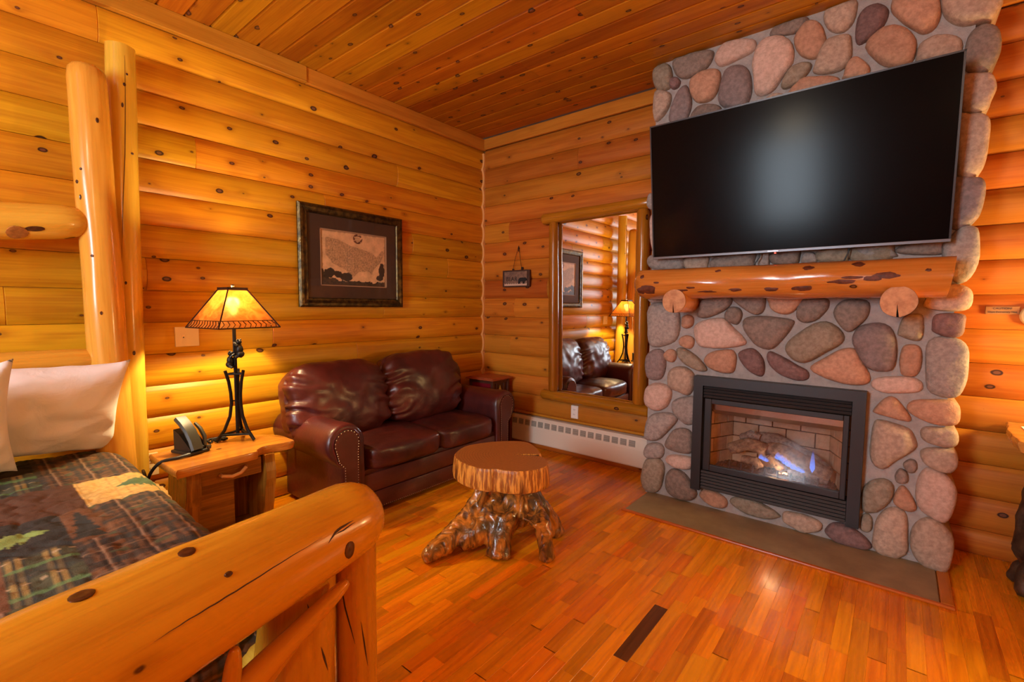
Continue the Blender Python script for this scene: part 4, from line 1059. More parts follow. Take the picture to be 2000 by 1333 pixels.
# ------------------------------------------------------------ live edge nightstand
def nightstand(name, label, x0, y0, pts, T=.565):
    ns = thing(name, label, 'nightstand', (x0, y0, 0))
    lp = [(x0+a, y0+b) for a, b in pts]
    n = len(lp); lev = [(T-.042, .965), (T-.036, .985), (T-.014, 1.0), (T-.004, .995), (T, .98)]
    mx, my = sum(p[0] for p in lp)/n, sum(p[1] for p in lp)/n
    big = smooth_loop(lp, 72); m = len(big); vs = []
    for (z, s) in lev:
        for i, (x, y) in enumerate(big):
            q = s+.006*fn((i*.4, z*30, 0), 1.0, 3); vs.append((mx+(x-mx)*q, my+(y-my)*q, z))
    fs = [(i*m+k, i*m+(k+1) % m, (i+1)*m+(k+1) % m, (i+1)*m+k) for i in range(len(lev)-1) for k in range(m)]+[tuple(range(m-1, -1, -1)), tuple(range((len(lev)-1)*m, len(lev)*m))]
    mk('table_top', MB().add(vs, fs), wood('nightstand_top', (.60, .25, .035), (.34, .10, .010), 'Y', knot=.8, kscale=5, rough=.2, vary=.02, coat=.3), ns, smooth=True)
    def leg(y, t, fl):
        P = []
        for k in range(13):
            z = (T-.042)*(1-k/12); P.append((x0+.115+.012*fn((0, k*.5, y), 1.0)+fl*.055*max(0, .22-z)/.22, z))
        Q = [(x0-.16-.01*fn((1, k*.5, y), 1.0)-fl*.02*max(0, .2-z)/.2, (T-.042)*(k/12)) for k in range(13)]
        L_ = P+Q; mb = MB().prism(L_, 'Y', y-t/2, y+t/2)
        mb.v = [(x, yy+.010*math.sin(z*9+y)+(.05*max(0, .2-z)*(1 if y > y0 else -1)), z) for x, yy, z in mb.v]
        mk('side_slab', mb, cedar('Z'), ns)
    leg(y0-.205, .060, .3); leg(y0+.150, .050, .5)
    mk('back_panel', MB().box(x0-.13, x0-.112, y0-.175, y0+.125, .12, T-.045), cedar('Z'), ns)
    mk('inner_panel', MB().box(x0-.02, x0-.005, y0-.175, y0+.02, .145, T-.13), cedar('Y'), ns)
    mk('lower_shelf', MB().rbox(x0-.13, x0+.09, y0-.175, y0+.125, .12, .145, .004), cedar('Y'), ns)
    dr = mk('drawer', MB().rbox(x0+.075, x0+.095, y0-.172, y0+.122, T-.135, T-.046, .004).box(x0-.10, x0+.075, y0-.16, y0+.11, T-.130, T-.055), cedar('Y'), ns)
    hd = [(x0+.095, y0-.075, T-.095), (x0+.115, y0-.072, T-.098), (x0+.122, y0-.03, T-.108), (x0+.122, y0+.01, T-.100), (x0+.118, y0+.035, T-.080), (x0+.095, y0+.045, T-.078)]
    mk('drawer_handle', MB().tube(hd, [.009, .009, .009, .008, .010, .009], 8), wood('twig_handle', (.66, .30, .06), (.4, .15, .03), 'Y', knot=0, rough=.4, vary=0), dr, smooth=True)
    return ns
NP = [(-.20, -.275), (-.235, -.13), (-.245, .05), (-.20, .20), (-.075, .295), (.035, .305), (.105, .288), (.085, .15), (.125, .09), (.150, .075), (.158, -.06), (.160, -.16), (.172, -.272), (.16, -.285), (-.18, -.29)]
nightstand('nightstand', 'small live edge wooden nightstand with a twig drawer handle between bed and loveseat', .57, -2.565, NP)
# ------------------------------------------------------------ wrought iron table lamps
MICA = NT('amber_mica_shade'); tc = MICA.n('TexCoord').outputs['Object']
mz = MICA.n('TexNoise', {'Vector': tc, 'Scale': 28.0, 'Detail': 5.0, 'Roughness': .7, 'Distortion': .8}).outputs[0]
mcol = MICA.mix(MICA.ramp(mz, .34, .64), (.88, .44, .13), (.50, .16, .022))
tl = MICA.n('BsdfTranslucent', {'Color': MICA.mix(.78, mcol, (.10, .03, .004))}); df = MICA.n('BsdfDiffuse', {'Color': mcol})
rfr = MICA.n('BsdfRefraction', {'Color': MICA.mix(.6, mcol, (1, .85, .55)), 'Roughness': .55, 'IOR': 1.16})
MICA.t.links.new(MICA.n('MixShader', {0: .35, 1: MICA.n('MixShader', {0: .25, 1: tl.outputs[0], 2: df.outputs[0]}).outputs[0], 2: rfr.outputs[0]}).outputs[0], MICA.out.inputs['Surface']); MICA = MICA.m
SHF = plain('shade_bronze', (.055, .022, .012), .45, .5, mott=.3)
BULB = plain('lit_bulb', (1, .9, .7), .4, emit=(1, .70, .36, 1), est=18.0)
def lamp(name, label, loc, rz, power, detail=True):
    t = thing(name, label, 'lamp', loc, rz, local=True)
    a, b_, z0, z1 = .166, .050, .630, .838
    mk('stem', MB().tube([(0, 0, .035), (0, 0, .64)], .0095, 8).tube([(0, 0, .640), (0, 0, .855)], .004, 6), IRON, t, smooth=True)
    for k in range(3):
        an = math.radians(-103+120*k)
        P = [(.052, .392), (.046, .370), (.036, .330), (.028, .265), (.026, .21), (.036, .135), (.066, .060), (.108, .004)]
        sp = []
        for i in range(len(P)-1):
            for u in (0, .5): sp.append((P[i][0]+(P[i+1][0]-P[i][0])*u, P[i][1]+(P[i+1][1]-P[i][1])*u))
        sp.append(P[-1])
        mk('leg', MB().tube([(q*math.cos(an), q*math.sin(an), z) for q, z in sp], .0085, 7), IRON, t, smooth=True)
    ang = [math.radians(-103+120*k) for k in range(3)]
    for k in range(3):
        for (q, z, r) in ((.047, .372, .006), (.086, .036, .007)):
            A_, B_ = ang[k], ang[(k+1) % 3]
            mk('brace', MB().tube([(q*math.cos(A_), q*math.sin(A_), z), (q*.42*math.cos((A_+B_)/2 if k < 2 else (A_+B_)/2+PI), q*.42*math.sin((A_+B_)/2 if k < 2 else (A_+B_)/2+PI), z), (q*math.cos(B_), q*math.sin(B_), z)], r, 6), IRON, t, smooth=True)
        mk('brace', MB().tube([(.027*math.cos(ang[k]), .027*math.sin(ang[k]), .22), (0, 0, .22)], .004, 5), IRON, t)
    # two small bears climbing the stem
    for (an, z, s) in ((math.radians(28), .505, 1.0), (math.radians(-118), .445, .9)):
        d = Vector((math.cos(an), math.sin(an), 0)); w_ = Vector((-d.y, d.x, 0)); mb = MB()
        def p(q, side, h): return d*q*s+w_*side*s+Vector((0, 0, z+h*s))
        def q_(c, r, sc): mb.ball(c, r*s, 10, sc)
        q_(p(.026, 0, 0), .020, (1, 1, 1.55)); q_(p(.030, 0, -.024), .021, (1.05, 1.05, 1)); q_(p(.024, 0, .043), .0145, (1.05, 1.05, 1)); q_(p(.014, 0, .050), .007, (1, 1, .9))
        for e in (-1, 1):
            q_(p(.027, e*.011, .056), .005, (1, 1, 1))
            mb.tube([p(.024, e*.015, .022), p(.014, e*.019, .034), p(.004, e*.010, .040)], [.0075*s, .007*s, .006*s], 7)
            mb.tube([p(.032, e*.014, -.030), p(.020, e*.021, -.040), p(.006, e*.012, -.034)], [.010*s, .009*s, .007*s], 7)
        mk('bear_figure', mb, IRON, t, smooth=True)
    fr = MB()
    cor = lambda s, z: [(s, -s, z), (s, s, z), (-s, s, z), (-s, -s, z)]
    zb = z0+.038; ab = a+(b_-a)*(zb-z0)/(z1-z0)
    for s_, z in ((a, z0), (ab, zb)):
        c = cor(s_, z)
        for k in range(4): fr.tube([c[k], c[(k+1) % 4]], .0034 if z == z0 else .0022, 5)
    c0, c1 = cor(a, z0), cor(b_, z1)
    for k in range(4): fr.tube([c0[k], c1[k]], .0038, 5)
    for sx in (-1, 1): fr.box(sx*b_-.004, sx*b_+.004, -b_-.004, b_+.004, z1-.006, z1+.010).box(-b_-.004, b_+.004, sx*b_-.004, sx*b_+.004, z1-.006, z1+.010)
    fr.box(-b_, b_, -.005, .005, z1+.002, z1+.006)
    sf = mk('shade_frame', fr, SHF, t)
    for k in range(4):
        A0, B0 = Vector(cor(a-.002, z0)[k]), Vector(cor(a-.002, z0)[(k+1) % 4]); A1, B1 = Vector(cor(b_-.002, z1)[k]), Vector(cor(b_-.002, z1)[(k+1) % 4])
        vs = [A0, B0, B1, A1]; nrm = Vector((A0.x+B0.x, A0.y+B0.y, 0)).normalized()*-.0015
        mk('shade_panel', MB().add(vs+[v+nrm for v in vs], [(0, 1, 2, 3), (7, 6, 5, 4), (0, 4, 5, 1), (1, 5, 6, 2), (2, 6, 7, 3), (3, 7, 4, 0)]), MICA, sf)
        if detail:
            ch = MB(); N_ = 11
            for j in range(N_):
                for hh in (0, 1):
                    u0 = (j+.35)/N_; u1 = (j+.80)/N_
                    def pt(u, w, o=.0012):
                        p0 = A0.lerp(A1, w*(zb-z0)/(z1-z0)); p1 = B0.lerp(B1, w*(zb-z0)/(z1-z0)); return p0.lerp(p1, u)-nrm.normalized()*o
                    w0, w1 = (.5, .06) if hh == 0 else (.5, .94)
                    ch.tube([pt(u1, w0), pt(u0, w1)], .0022, 4)
            mk('chevron_band', ch, SHF, sf)
    mk('finial', MB().ball((0, 0, .858), .010, 8, (1, 1, .8)).tube([(0, 0, .842), (0, 0, .862)], .005, 6), plain('finial_steel', (.3, .26, .2), .3, .9), t, smooth=True)
    mk('bulb', MB().lathe([(.010, .70), (.014, .715), (.024, .74), (.024, .765), (.013, .783), (.002, .787)], 12), BULB, t, smooth=True)
    l = light('bulb_light', 'POINT', (0, 0, .765), power, WARM, .03); l.parent = t
    return t
lamp('table_lamp', 'lit iron bear lamp with amber mica shade on the nightstand by the loveseat', (.41, -2.46, .567), math.radians(8.4), LAMP_W)
# ------------------------------------------------------------ telephone and cable
ph = thing('telephone', 'dark desk telephone with upright handset on the left end of the nightstand', 'telephone', (.475, -2.715, .566), math.radians(18), local=True)
PHN = plain('phone_plastic', (.050, .046, .030), .35, coat=.1); PHD = plain('phone_dark', (.014, .013, .010), .4)
mk('phone_base', MB().rbox(-.075, .075, -.045, .060, 0, .016, .006).prism([(-.06, .012), (.055, .012), (.06, .03), (-.02, .10), (-.06, .12)], 'Y', -.035, .050), PHD, ph)
hp = [(.070, .022), (.052, .066), (.022, .112), (-.018, .150), (-.052, .172)]
mb = MB(); vs = []
for (x, z), (tx, tz) in zip(hp, [(.9, .45), (.86, .5), (.75, .66), (.62, .78), (.5, .86)]):
    for (o_, y) in ((0, -.036), (.012, -.030), (.012, .018), (0, .024), (-.010, .020), (-.010, -.032)): vs.append((x+o_*tx, y, z+o_*tz))
m = 6; fs = [(i*m+k, i*m+(k+1) % m, (i+1)*m+(k+1) % m, (i+1)*m+k) for i in range(4) for k in range(m)]+[tuple(range(m-1, -1, -1)), tuple(range(4*m, 5*m))]
mk('handset', MB().add(vs, fs), PHN, ph, smooth=True)
mk('display_rim', MB().tube([(.055, .045, .03), (.045, .052, .075), (.012, .052, .115), (-.02, .05, .138)], [.008, .010, .010, .008], 8), PHN, ph, smooth=True)
mk('key_knob', MB().lathe([(.010, 0), (.012, .014), (.008, .020)], 10, (.066, .058, .012)), PHN, ph, smooth=True)
cord = [(.56, -2.735, .578), (.565, -2.79, .574), (.552, -2.85, .568), (.535, -2.885, .53), (.50, -2.90, .47), (.42, -2.885, .43), (.36, -2.875, .45), (.37, -2.885, .49), (.44, -2.89, .46), (.47, -2.89, .38)]
cp_ = [Vector(cord[0])]
for i in range(len(cord)-1):
    a_, b2_, c_, d_ = [Vector(cord[max(0, min(len(cord)-1, i+k))]) for k in (-1, 0, 1, 2)]
    for u in (.33, .66, 1): cp_.append(.5*((2*b2_)+(-a_+c_)*u+(2*a_-5*b2_+4*c_-d_)*u*u+(-a_+3*b2_-3*c_+d_)*u**3))
adopt(mk('cord', MB().tube(cp_, .0075, 7), plain('cord_black', (.010, .010, .010), .4), None, smooth=True), ph)
cb = MB()
for i in range(1): cb.tube([(.375+.02*math.sin(k*1.9), -2.635+.0115*k, .574+.005*math.cos(k*2.3)) for k in range(12)], .007, 6)
cb.tube([(.36, -2.62, .573), (.345, -2.58, .578), (.33, -2.53, .573), (.35, -2.50, .573)], .007, 6)
tag(mk('charger_cable', cb, plain('cord_black', (.01, .01, .01), .4), None, smooth=True), 'small bunched black cable lying between the telephone and the lamp', 'cable')
# ------------------------------------------------------------ lantern on a corner table behind the loveseat
ct = thing('corner_table', 'small dark wooden table hidden in the corner behind the loveseat arm', 'table', (.30, -.235, 0))
CTM = wood('corner_table_wood', (.16, .05, .015), (.08, .02, .006), 'Z', knot=0, vary=0)
mk('table_top', MB().rbox(.13, .47, -.385, -.085, .425, .45, .004), CTM, ct)
for (x, y) in ((.15, -.365), (.45, -.365), (.15, -.105), (.45, -.105)): mk('leg', MB().rbox(x-.015, x+.015, y-.015, y+.015, 0, .425, .003), CTM, ct)
la = thing('mica_lantern', 'small mission style lantern with dark red glass and a tree cutout in the room corner', 'lantern', (.30, -.235, .451), math.radians(3), local=True)
LWD = plain('lantern_wood', (.10, .030, .014), .4, mott=.3, ms=30, coat=.2)
mk('roof', MB().prism([(-.160, .205), (.160, .205), (.135, .217), (-.135, .217)], 'Y', -.135, .135).rbox(-.165, .165, -.150, .150, .196, .208, .002), plain('lantern_roof_red', (.40, .085, .025), .4, mott=.2, ms=20), la)
for sx in (-1, 1):
    for sy in (-1, 1): mk('post', MB().rbox(sx*.128-.012, sx*.128+.012, sy*.113-.012, sy*.113+.012, 0, .197, .002), LWD, la)
mk('bottom_rail', MB().rbox(-.135, .135, -.12, .12, 0, .02, .002), LWD, la)
mk('top_rail', MB().box(-.12, .12, -.118, -.106, .165, .197).box(-.12, .12, .106, .118, .165, .197).box(-.133, -.121, -.105, .105, .165, .197).box(.121, .133, -.105, .105, .165, .197), LWD, la)
RG = plain('red_art_glass', (.20, .010, .018), .15, coat=.4)
mk('glass_panel', MB().box(-.116, .116, -.111, -.107, .02, .165), RG, la)
mk('glass_panel', MB().box(-.116, .116, .107, .111, .02, .165), RG, la)
mk('glass_panel', MB().box(.124, .128, -.101, .101, .02, .165), plain('dark_art_glass', (.06, .018, .010), .2, coat=.3), la)
mk('glass_panel', MB().box(-.128, -.124, -.101, .101, .02, .165), RG, la)
mk('tree_cutout', MB().prism([(-.030, .075), (.030, .075), (.012, .11), (0, .142), (-.012, .11)], 'X', .1285, .131), plain('tree_cutout_amber', (.70, .38, .05), .4), la)
mk('slat', MB().rbox(.126, .133, -.060, -.050, .02, .166, .001).rbox(.126, .133, .050, .060, .02, .166, .001), LWD, la)
# ------------------------------------------------------------ log bed
bed = thing('log_bed', 'rustic bed of thick peeled golden logs with tall posts at the left wall', 'bed', (1.05, -3.62, 0))
def blog(name, A, B, r0, r1, seed, parent=bed, n=26, m=34, wob=.06, lend=.06, rend=.06, mat=None, flat0=False, flat1=False, tap=None, label=None):
    """peeled log from A to B built along its own z axis"""
    A, B = Vector(A), Vector(B); L = (B-A).length; vs = []
    zs = [0, .004*L, .012*L]+[L*(.03+.94*i/(m-7)) for i in range(m-6)]+[L*.988, L*.996, L]
    m = len(zs)
    for i, z in enumerate(zs):
        t = z/L; r = r0+(r1-r0)*t
        if tap: r *= tap(t)
        e = 1.0
        if not flat0 and z < lend: u = z/lend; e *= math.sqrt(max(.0, 1-(1-u)**2))*.6+.4
        if not flat1 and L-z < rend: u = (L-z)/rend; e *= math.sqrt(max(.0, 1-(1-u)**2))*.6+.4
        for k in range(n):
            a = 2*PI*k/n; c, s_ = math.cos(a), math.sin(a)
            q = 1+wob*fn((z*2.2, c*.9, s_*.9), 1.3, seed)+.35*wob*fn((z*7, c*1.6, s_*1.6), 1.4, seed+2)
            vs.append((r*q*e*c+.02*L*wob*math.sin(z*2.5+seed), r*q*e*s_, z-L/2))
    fs = [(i*n+k, i*n+(k+1) % n, (i+1)*n+(k+1) % n, (i+1)*n+k) for i in range(m-1) for k in range(n)]+[tuple(range(n-1, -1, -1)), tuple(range((m-1)*n, m*n))]
    me_mb = MB().add(vs, fs)
    o = mk(name, me_mb, mat or peeled('Z'), None, smooth=True, org=(0, 0, 0))
    o.parent = parent; c = (A+B)/2
    WL[o.name] = c; o.location = c-WL[parent.name]
    o.rotation_mode = 'QUATERNION'; o.rotation_quaternion = (B-A).to_track_quat('Z', 'Y')
    if label: o['label'] = label
    return o
LK = plain('log_knot', (.085, .024, .008), .3, mott=.5, ms=90, coat=.3)
CRK = plain('log_crack', (.05, .018, .006), .7)
tall_ = blog('bed_post', (.115, -2.885, 0), (.140, -2.842, 2.615), .072, .060, 1, flat1=True, rend=.01, label='tall straight post')
short_ = blog('bed_post', (.250, -2.955, 0), (.235, -2.992, 2.44), .082, .072, 2, rend=.05, label='shorter thick post')
rail_ = blog('headboard_rail', (.245, -3.02, 1.705), (.245, -4.36, 1.56), .076, .092, 3, rend=.09, lend=.10)
blog('headboard_rail', (.22, -3.00, 1.05), (.22, -4.36, 1.05), .055, .055, 4)
blog('bed_post', (.115, -4.48, 0), (.140, -4.50, 2.60), .072, .062, 5, flat1=True)
blog('bed_post', (.250, -4.42, 0), (.235, -4.39, 2.42), .078, .064, 6)
fl_ = blog('footboard_log', (1.985, -2.655, .685), (2.205, -4.60, .535), .106, .165, 7, n=40, m=60, wob=.05, lend=.10, mat=footw('Z'),
     tap=lambda t: 1+.12*math.sin(PI*t*1.1))
fp1 = blog('foot_post', (1.955, -2.70, 0), (1.985, -2.715, .60), .064, .062, 8, flat0=True, flat1=True, mat=footw('Z'))
fp2 = blog('foot_post', (1.93, -2.90, 0), (1.955, -2.87, .60), .125, .095, 9, flat0=True, flat1=True, mat=footw('Z'))
blog('foot_post', (1.98, -4.45, 0), (2.05, -4.45, .55), .085, .08, 10, flat0=True, flat1=True)
blog('branch', (2.085, -2.80, .545), (2.10, -3.36, .29), .018, .052, 11, wob=.14, mat=footw('Z'))
blog('branch', (2.075, -2.90, .49), (2.06, -3.22, .22), .016, .030, 13, wob=.2, mat=footw('Z'))
blog('branch', (2.10, -3.10, .53), (2.06, -3.14, .05), .017, .026, 12, wob=.2, mat=footw('Z'))
blog('branch', (2.06, -3.42, .52), (2.0, -3.08, .30), .03, .036, 14, wob=.2, mat=footw('Z'))
blog('side_rail', (.25, -2.975, .28), (1.93, -2.94, .28), .06, .06, 15, flat0=True, flat1=True)
blog('side_rail', (.25, -4.42, .28), (2.0, -4.42, .28), .06, .06, 16, flat0=True, flat1=True)
def on_log(o, A, B, p, r, sc, mat, name, r0, r1, parent):
    pass
# knots and drying cracks that lie on the footboard log: found by casting onto the log surface
bpy.context.view_layer.update()
def stick(o, origin, target):
    Mi = o.matrix_world.inverted(); a = Mi @ Vector(origin); b = Mi @ Vector(target)
    ok, p, n, i = o.ray_cast(a, (b-a).normalized())
    return (o.matrix_world @ p, (o.matrix_world.to_3x3() @ n).normalized()) if ok else (None, None)
def knot_on(o, tgt, frm, rw, rh, along, seed):
    p, nn = stick(o, frm, tgt)
    if p is None: return
    t = Vector(along); t = (t-nn*t.dot(nn)).normalized(); b = nn.cross(t); n = 14; vs = []
    for s, h in ((1.0, -.004), (1.0, .0012), (.7, .0030), (.35, .0022)):
        for k in range(n):
            a = 2*PI*k/n; q = s*(1+.12*fn((math.cos(a), math.sin(a), seed), 1.5))
            vs.append(p+t*rw*q*math.cos(a)+b*rh*q*math.sin(a)+nn*h)
    fs = [(i*n+k, i*n+(k+1) % n, (i+1)*n+(k+1) % n, (i+1)*n+k) for i in range(3) for k in range(n)]+[tuple(range(3*n, 4*n))]
    adopt(mk('knot', MB().add(vs, fs), LK, None, smooth=True, org=p), o)
FROM = tuple(CAMP)
for (tg, rw, rh, sd) in (((2.05, -2.772, .613), .017, .025, 1), ((2.05, -3.17, .772), .017, .014, 2), ((2.05, -3.346, .757), .020, .017, 3), ((2.05, -3.089, .684), .009, .006, 4), ((2.05, -3.40, .60), .006, .005, 5)):
    knot_on(fl_, tg, FROM, rw, rh, (-.07, 1, .05), sd)
def crack_on(o, pts, w, frm=FROM, off=.0010, mat=None):
    vs = []; 
    for i, q in enumerate(pts):
        p, nn = stick(o, frm, q)
        if p is None: return
        t = (Vector(pts[min(i+1, len(pts)-1)])-Vector(pts[max(0, i-1)])).normalized(); b = nn.cross(t).normalized()
        ww = w*(math.sin(PI*(i+.25)/(len(pts)-.5)))
        vs += [p+b*ww+nn*off, p-b*ww+nn*off, p+b*ww-nn*.004, p-b*ww-nn*.004]
    n = len(pts); fs = []
    for i in range(n-1):
        a, c = i*4, i*4+4
        fs += [(a, a+1, c+1, c), (a+2, c+2, c+3, a+3), (a, c, c+2, a+2), (a+1, a+3, c+3, c+1)]
    fs += [(0, 2, 3, 1), (4*n-4, 4*n-3, 4*n-1, 4*n-2)]
    adopt(mk('drying_crack_or_shade', MB().add(vs, fs), mat or CRK, None, org=vs[0]), o)
def poly(P, n):
    out = []
    for k in range(n+1):
        t = k/n*(len(P)-1); i = min(int(t), len(P)-2); out.append(tuple(Vector(P[i]).lerp(Vector(P[i+1]), t-i)+Vector((0, 0, .0006*math.sin(k*1.7)))))
    return out
crack_on(fl_, poly([(2.05, -2.855, .682), (2.05, -2.952, .663), (2.05, -3.052, .640), (2.05, -3.119, .626), (2.05, -3.181, .614), (2.05, -3.237, .600)], 30), .0015)
crack_on(fl_, poly([(2.05, -2.836, .660), (2.05, -2.815, .683), (2.05, -2.794, .691), (2.05, -2.758, .697)], 9), .0034)
crack_on(fl_, poly([(2.05, -2.815, .676), (2.05, -2.79, .680), (2.05, -2.752, .690)], 6), .0018)
for k_, (o_, q_) in enumerate([(tall_, (0.200, -2.831, 2.468)), (tall_, (0.200, -2.843, 2.414)), (tall_, (0.200, -2.855, 2.311)), (tall_, (0.200, -2.826, 2.082)), (tall_, (0.200, -2.879, 1.428)), (tall_, (0.200, -2.861, 1.068)), (short_, (0.300, -3.041, 1.941)), (short_, (0.300, -3.057, 1.880)), (short_, (0.300, -3.048, 1.812)), (short_, (0.300, -3.019, 1.546)), (short_, (0.300, -2.998, 1.277)), (short_, (0.300, -2.973, 2.178))]):
    knot_on(o_, q_, FROM, .006+.003*(k_ % 3), .005+.0015*(k_ % 2), (0, .05, 1), 20+k_)
STUBK = plain('cut_branch_stub', (.46, .17, .03), .5, mott=.4, ms=50)
def knot_mat(o, tg, rw, rh, along, sd, mat):
    global LK
    k_ = LK; LK = mat; knot_on(o, tg, FROM, rw, rh, along, sd); LK = k_
knot_mat(rail_, (.32, -3.262, 1.621), .034, .036, (0, 1, .1), 6, STUBK)
knot_on(rail_, (.32, -3.206, 1.645), FROM, .032, .012, (0, 1, .1), 7)
crack_on(tall_, poly([(.21, -2.839, 2.552), (.21, -2.843, 2.375), (.21, -2.857, 2.073), (.21, -2.876, 1.818), (.21, -2.894, 1.511)], 26), .0016)
for o_, P_, w_ in ((fp2, [(2.05, -2.865, .371), (2.05, -2.847, .292)], .003), (fp2, [(2.05, -2.901, .516), (2.05, -2.888, .458)], .0025), (fp1, [(2.05, -2.800, .52), (2.05, -2.79, .449), (2.05, -2.76, .321)], .0025), (fp1, [(2.05, -2.739, .378), (2.05, -2.719, .228)], .002)):
    crack_on(o_, poly(P_, 10), w_)
mk('mattress', MB().rbox(.30, 1.83, -4.36, -2.985, .30, .555, .05, 3), plain('mattress_ticking', (.7, .66, .6), .8), bed, smooth=True)
# ------------------------------------------------------------ patchwork quilt
GR = random.Random(5)
def lerp3(a, b, t): return tuple(a[i]+(b[i]-a[i])*t for i in range(3))
BRN, DRK, GRN, GLD, CRMQ, LGR = (.20, .085, .028), (.034, .034, .026), (.06, .105, .042), (.36, .23, .06), (.80, .50, .14), (.24, .33, .08)
def treeshape(du, dv, L, Wd):
    # tree lying along +u.. du from trunk(0) to tip(L); returns inside
    if not 0 < du < L: return False
    k = (du/L*5.2) % 1
    w = Wd*(1-du/L)*(.55+.55*(1-k))+.004
    return abs(dv) < w
def plaid(x, y, seed, a, b):
    c = a
    n = fn((x*130, y*9, seed), 1.0)+.6*fn((x*12, y*120, seed), 1.0)
    c = lerp3(a, b, max(0, min(1, .45+.75*n)))
    u, v = (x*1.0) % .155, (y+.031) % .108
    if u < .028: c = lerp3(c, DRK, .72)
    if v < .020 and fn((x*9, y*3, 2), 1) > -.3: c = lerp3(c, DRK, .7)
    if abs(v-.050) < .0035: c = lerp3(c, (.34, .20, .11), .75)
    if abs(v-.038) < .006 or abs(v-.062) < .006: c = lerp3(c, (.012, .012, .010), .6)
    if abs(u-.085) < .0030: c = lerp3(c, (.30, .17, .08), .55)
    if .10 < u < .125 and .06 < v < .10: c = lerp3(c, GRN, .55)
    return c
def gplaid(x, y):
    c = lerp3((.085, .075, .030), (.055, .06, .030), .5+.5*fn((x*60, y*60, 1), 1.0))
    u, v = x % .155, y % .076
    for m_ in (.012, .030): 
        if abs(v-m_) < .0055: c = lerp3(c, GLD, .75)
    if abs(v-.021) < .004 or abs(v-.039) < .003: c = lerp3(c, DRK, .8)
    if abs(u-.05) < .011: c = lerp3(c, (.11, .22, .075), .75)
    if abs(u-.09) < .03: c = lerp3(c, DRK, .65)
    if abs(u-.135) < .0035 and (int((y+x)*260) % 2 == 0): c = lerp3(c, (.48, .34, .18), .8)
    return c
def quiltcol(x, y):
    xs = [.1, .42, .735, 1.045, 1.345, 1.65, 2.2]
    k = 0
    while k < 5 and x > xs[k+1]: k += 1
    yy = y
    while yy < -3.66: yy += .70 if yy < -3.66 else 0
    if yy > -3.185:
        if k == 2:
            c = lerp3(CRMQ, (.42, .22, .05), .32+.5*fn((x*80, y*80, 0), 1.0))
            if (x*33) % 1 < .12 or (y*33) % 1 < .12: c = lerp3(c, (.36, .19, .05), .4)
            if treeshape(-(yy+2.952), x-.89, .135, .105): c = (.095, .155, .06)
            return c
        return plaid(x, y, 1, BRN, (.05, .032, .018))
    if yy > -3.27:
        if k == 3:
            if treeshape(x-1.06 if False else (1.335-x), yy+3.228, .27, .036): return DRK
            return lerp3(BRN, (.14, .06, .025), .5+.5*fn((x*50, y*50, 0), 1))
        if k == 2: return lerp3((.125, .052, .022), (.085, .036, .016), .5+.5*fn((x*40, y*40, 0), 1))
        return plaid(x, y, 3, BRN, (.045, .03, .018))
    if yy > -3.42:
        if k in (0, 3):
            if treeshape(yy+3.44 if False else (yy+3.46)*1.0, x-(1.205 if k == 3 else .27), .15, .10): return LGR
            return lerp3(DRK, (.030, .028, .022), .5+.5*fn((x*60, y*60, 0), 1))
        if k in (1, 4): return gplaid(x, y)
        if k == 5: return plaid(x, y, 4, BRN, (.05, .03, .018))
        return lerp3((.125, .052, .022), (.085, .036, .016), .5+.5*fn((x*40, y*40, 0), 1))
    if k in (0, 3): return DRK
    if k in (1, 4): return lerp3(BRN, (.13, .055, .025), .5)
    return plaid(x, y, 6, BRN, (.04, .028, .016))
QX0, QX1, QY0, QY1, QT, QR = .20, 1.845, -4.40, -2.945, .600, .075
def wrap(s, lo, hi, drop0, drop1):
    """arc length s measured from lo; returns (coord, down)"""
    if s > hi-QR:
        d = s-(hi-QR); q = QR*PI/2
        if d < q: return hi-QR+QR*math.sin(d/QR), QR*(1-math.cos(d/QR))
        return hi+.0, QR+d-q
    if s < lo+QR and drop0:
        d = lo+QR-s; q = QR*PI/2
        if d < q: return lo+QR-QR*math.sin(d/QR), QR*(1-math.cos(d/QR))
        return lo, QR+d-q
    return s, 0
def qpoint(u, v):
    sx = QX0+(QX1+.34-QX0)*u; sy = QY0-.30+(QY1-QY0+.62)*v
    x, dx = wrap(sx, QX0, QX1, False, True); y, dy = wrap(sy, QY0, QY1, True, True)
    z = QT-max(dx, dy)-.25*min(dx, dy)
    b = .009*(min(1, abs(fn((sx*17, sy*11, 0), 1.0))*3.2)**.6-.6)+.003*fn((sx*2, sy*2, 3), 34)+.012*fn((sx, sy, 0), 4.5)+.004*fn((sx, sy, 1), 22)
    z += b if max(dx, dy) < QR else 0
    if dy >= QR*.6: y += (b+.012*math.sin(sx*9))*(1 if sy > -3.5 else -1)
    if dx >= QR*.6: x += b
    z -= .02*max(0, (x-1.2)/.65)**2
    return (x, y, max(z, .20))
q_s = lambda u, v: (QX0+(QX1+.34-QX0)*u, QY0-.30+(QY1-QY0+.62)*v)
QM = attr_mat('quilt_cotton', .9, .5, 260.0, sheen=0.0)
qo = tint_grid('patchwork_quilt', 300, 330, qpoint, lambda u, v: quiltcol(*q_s(u, v)), QM, None, smooth='all')
tag(qo, 'brown and green plaid patchwork quilt with pine tree patches covering the log bed', 'quilt')
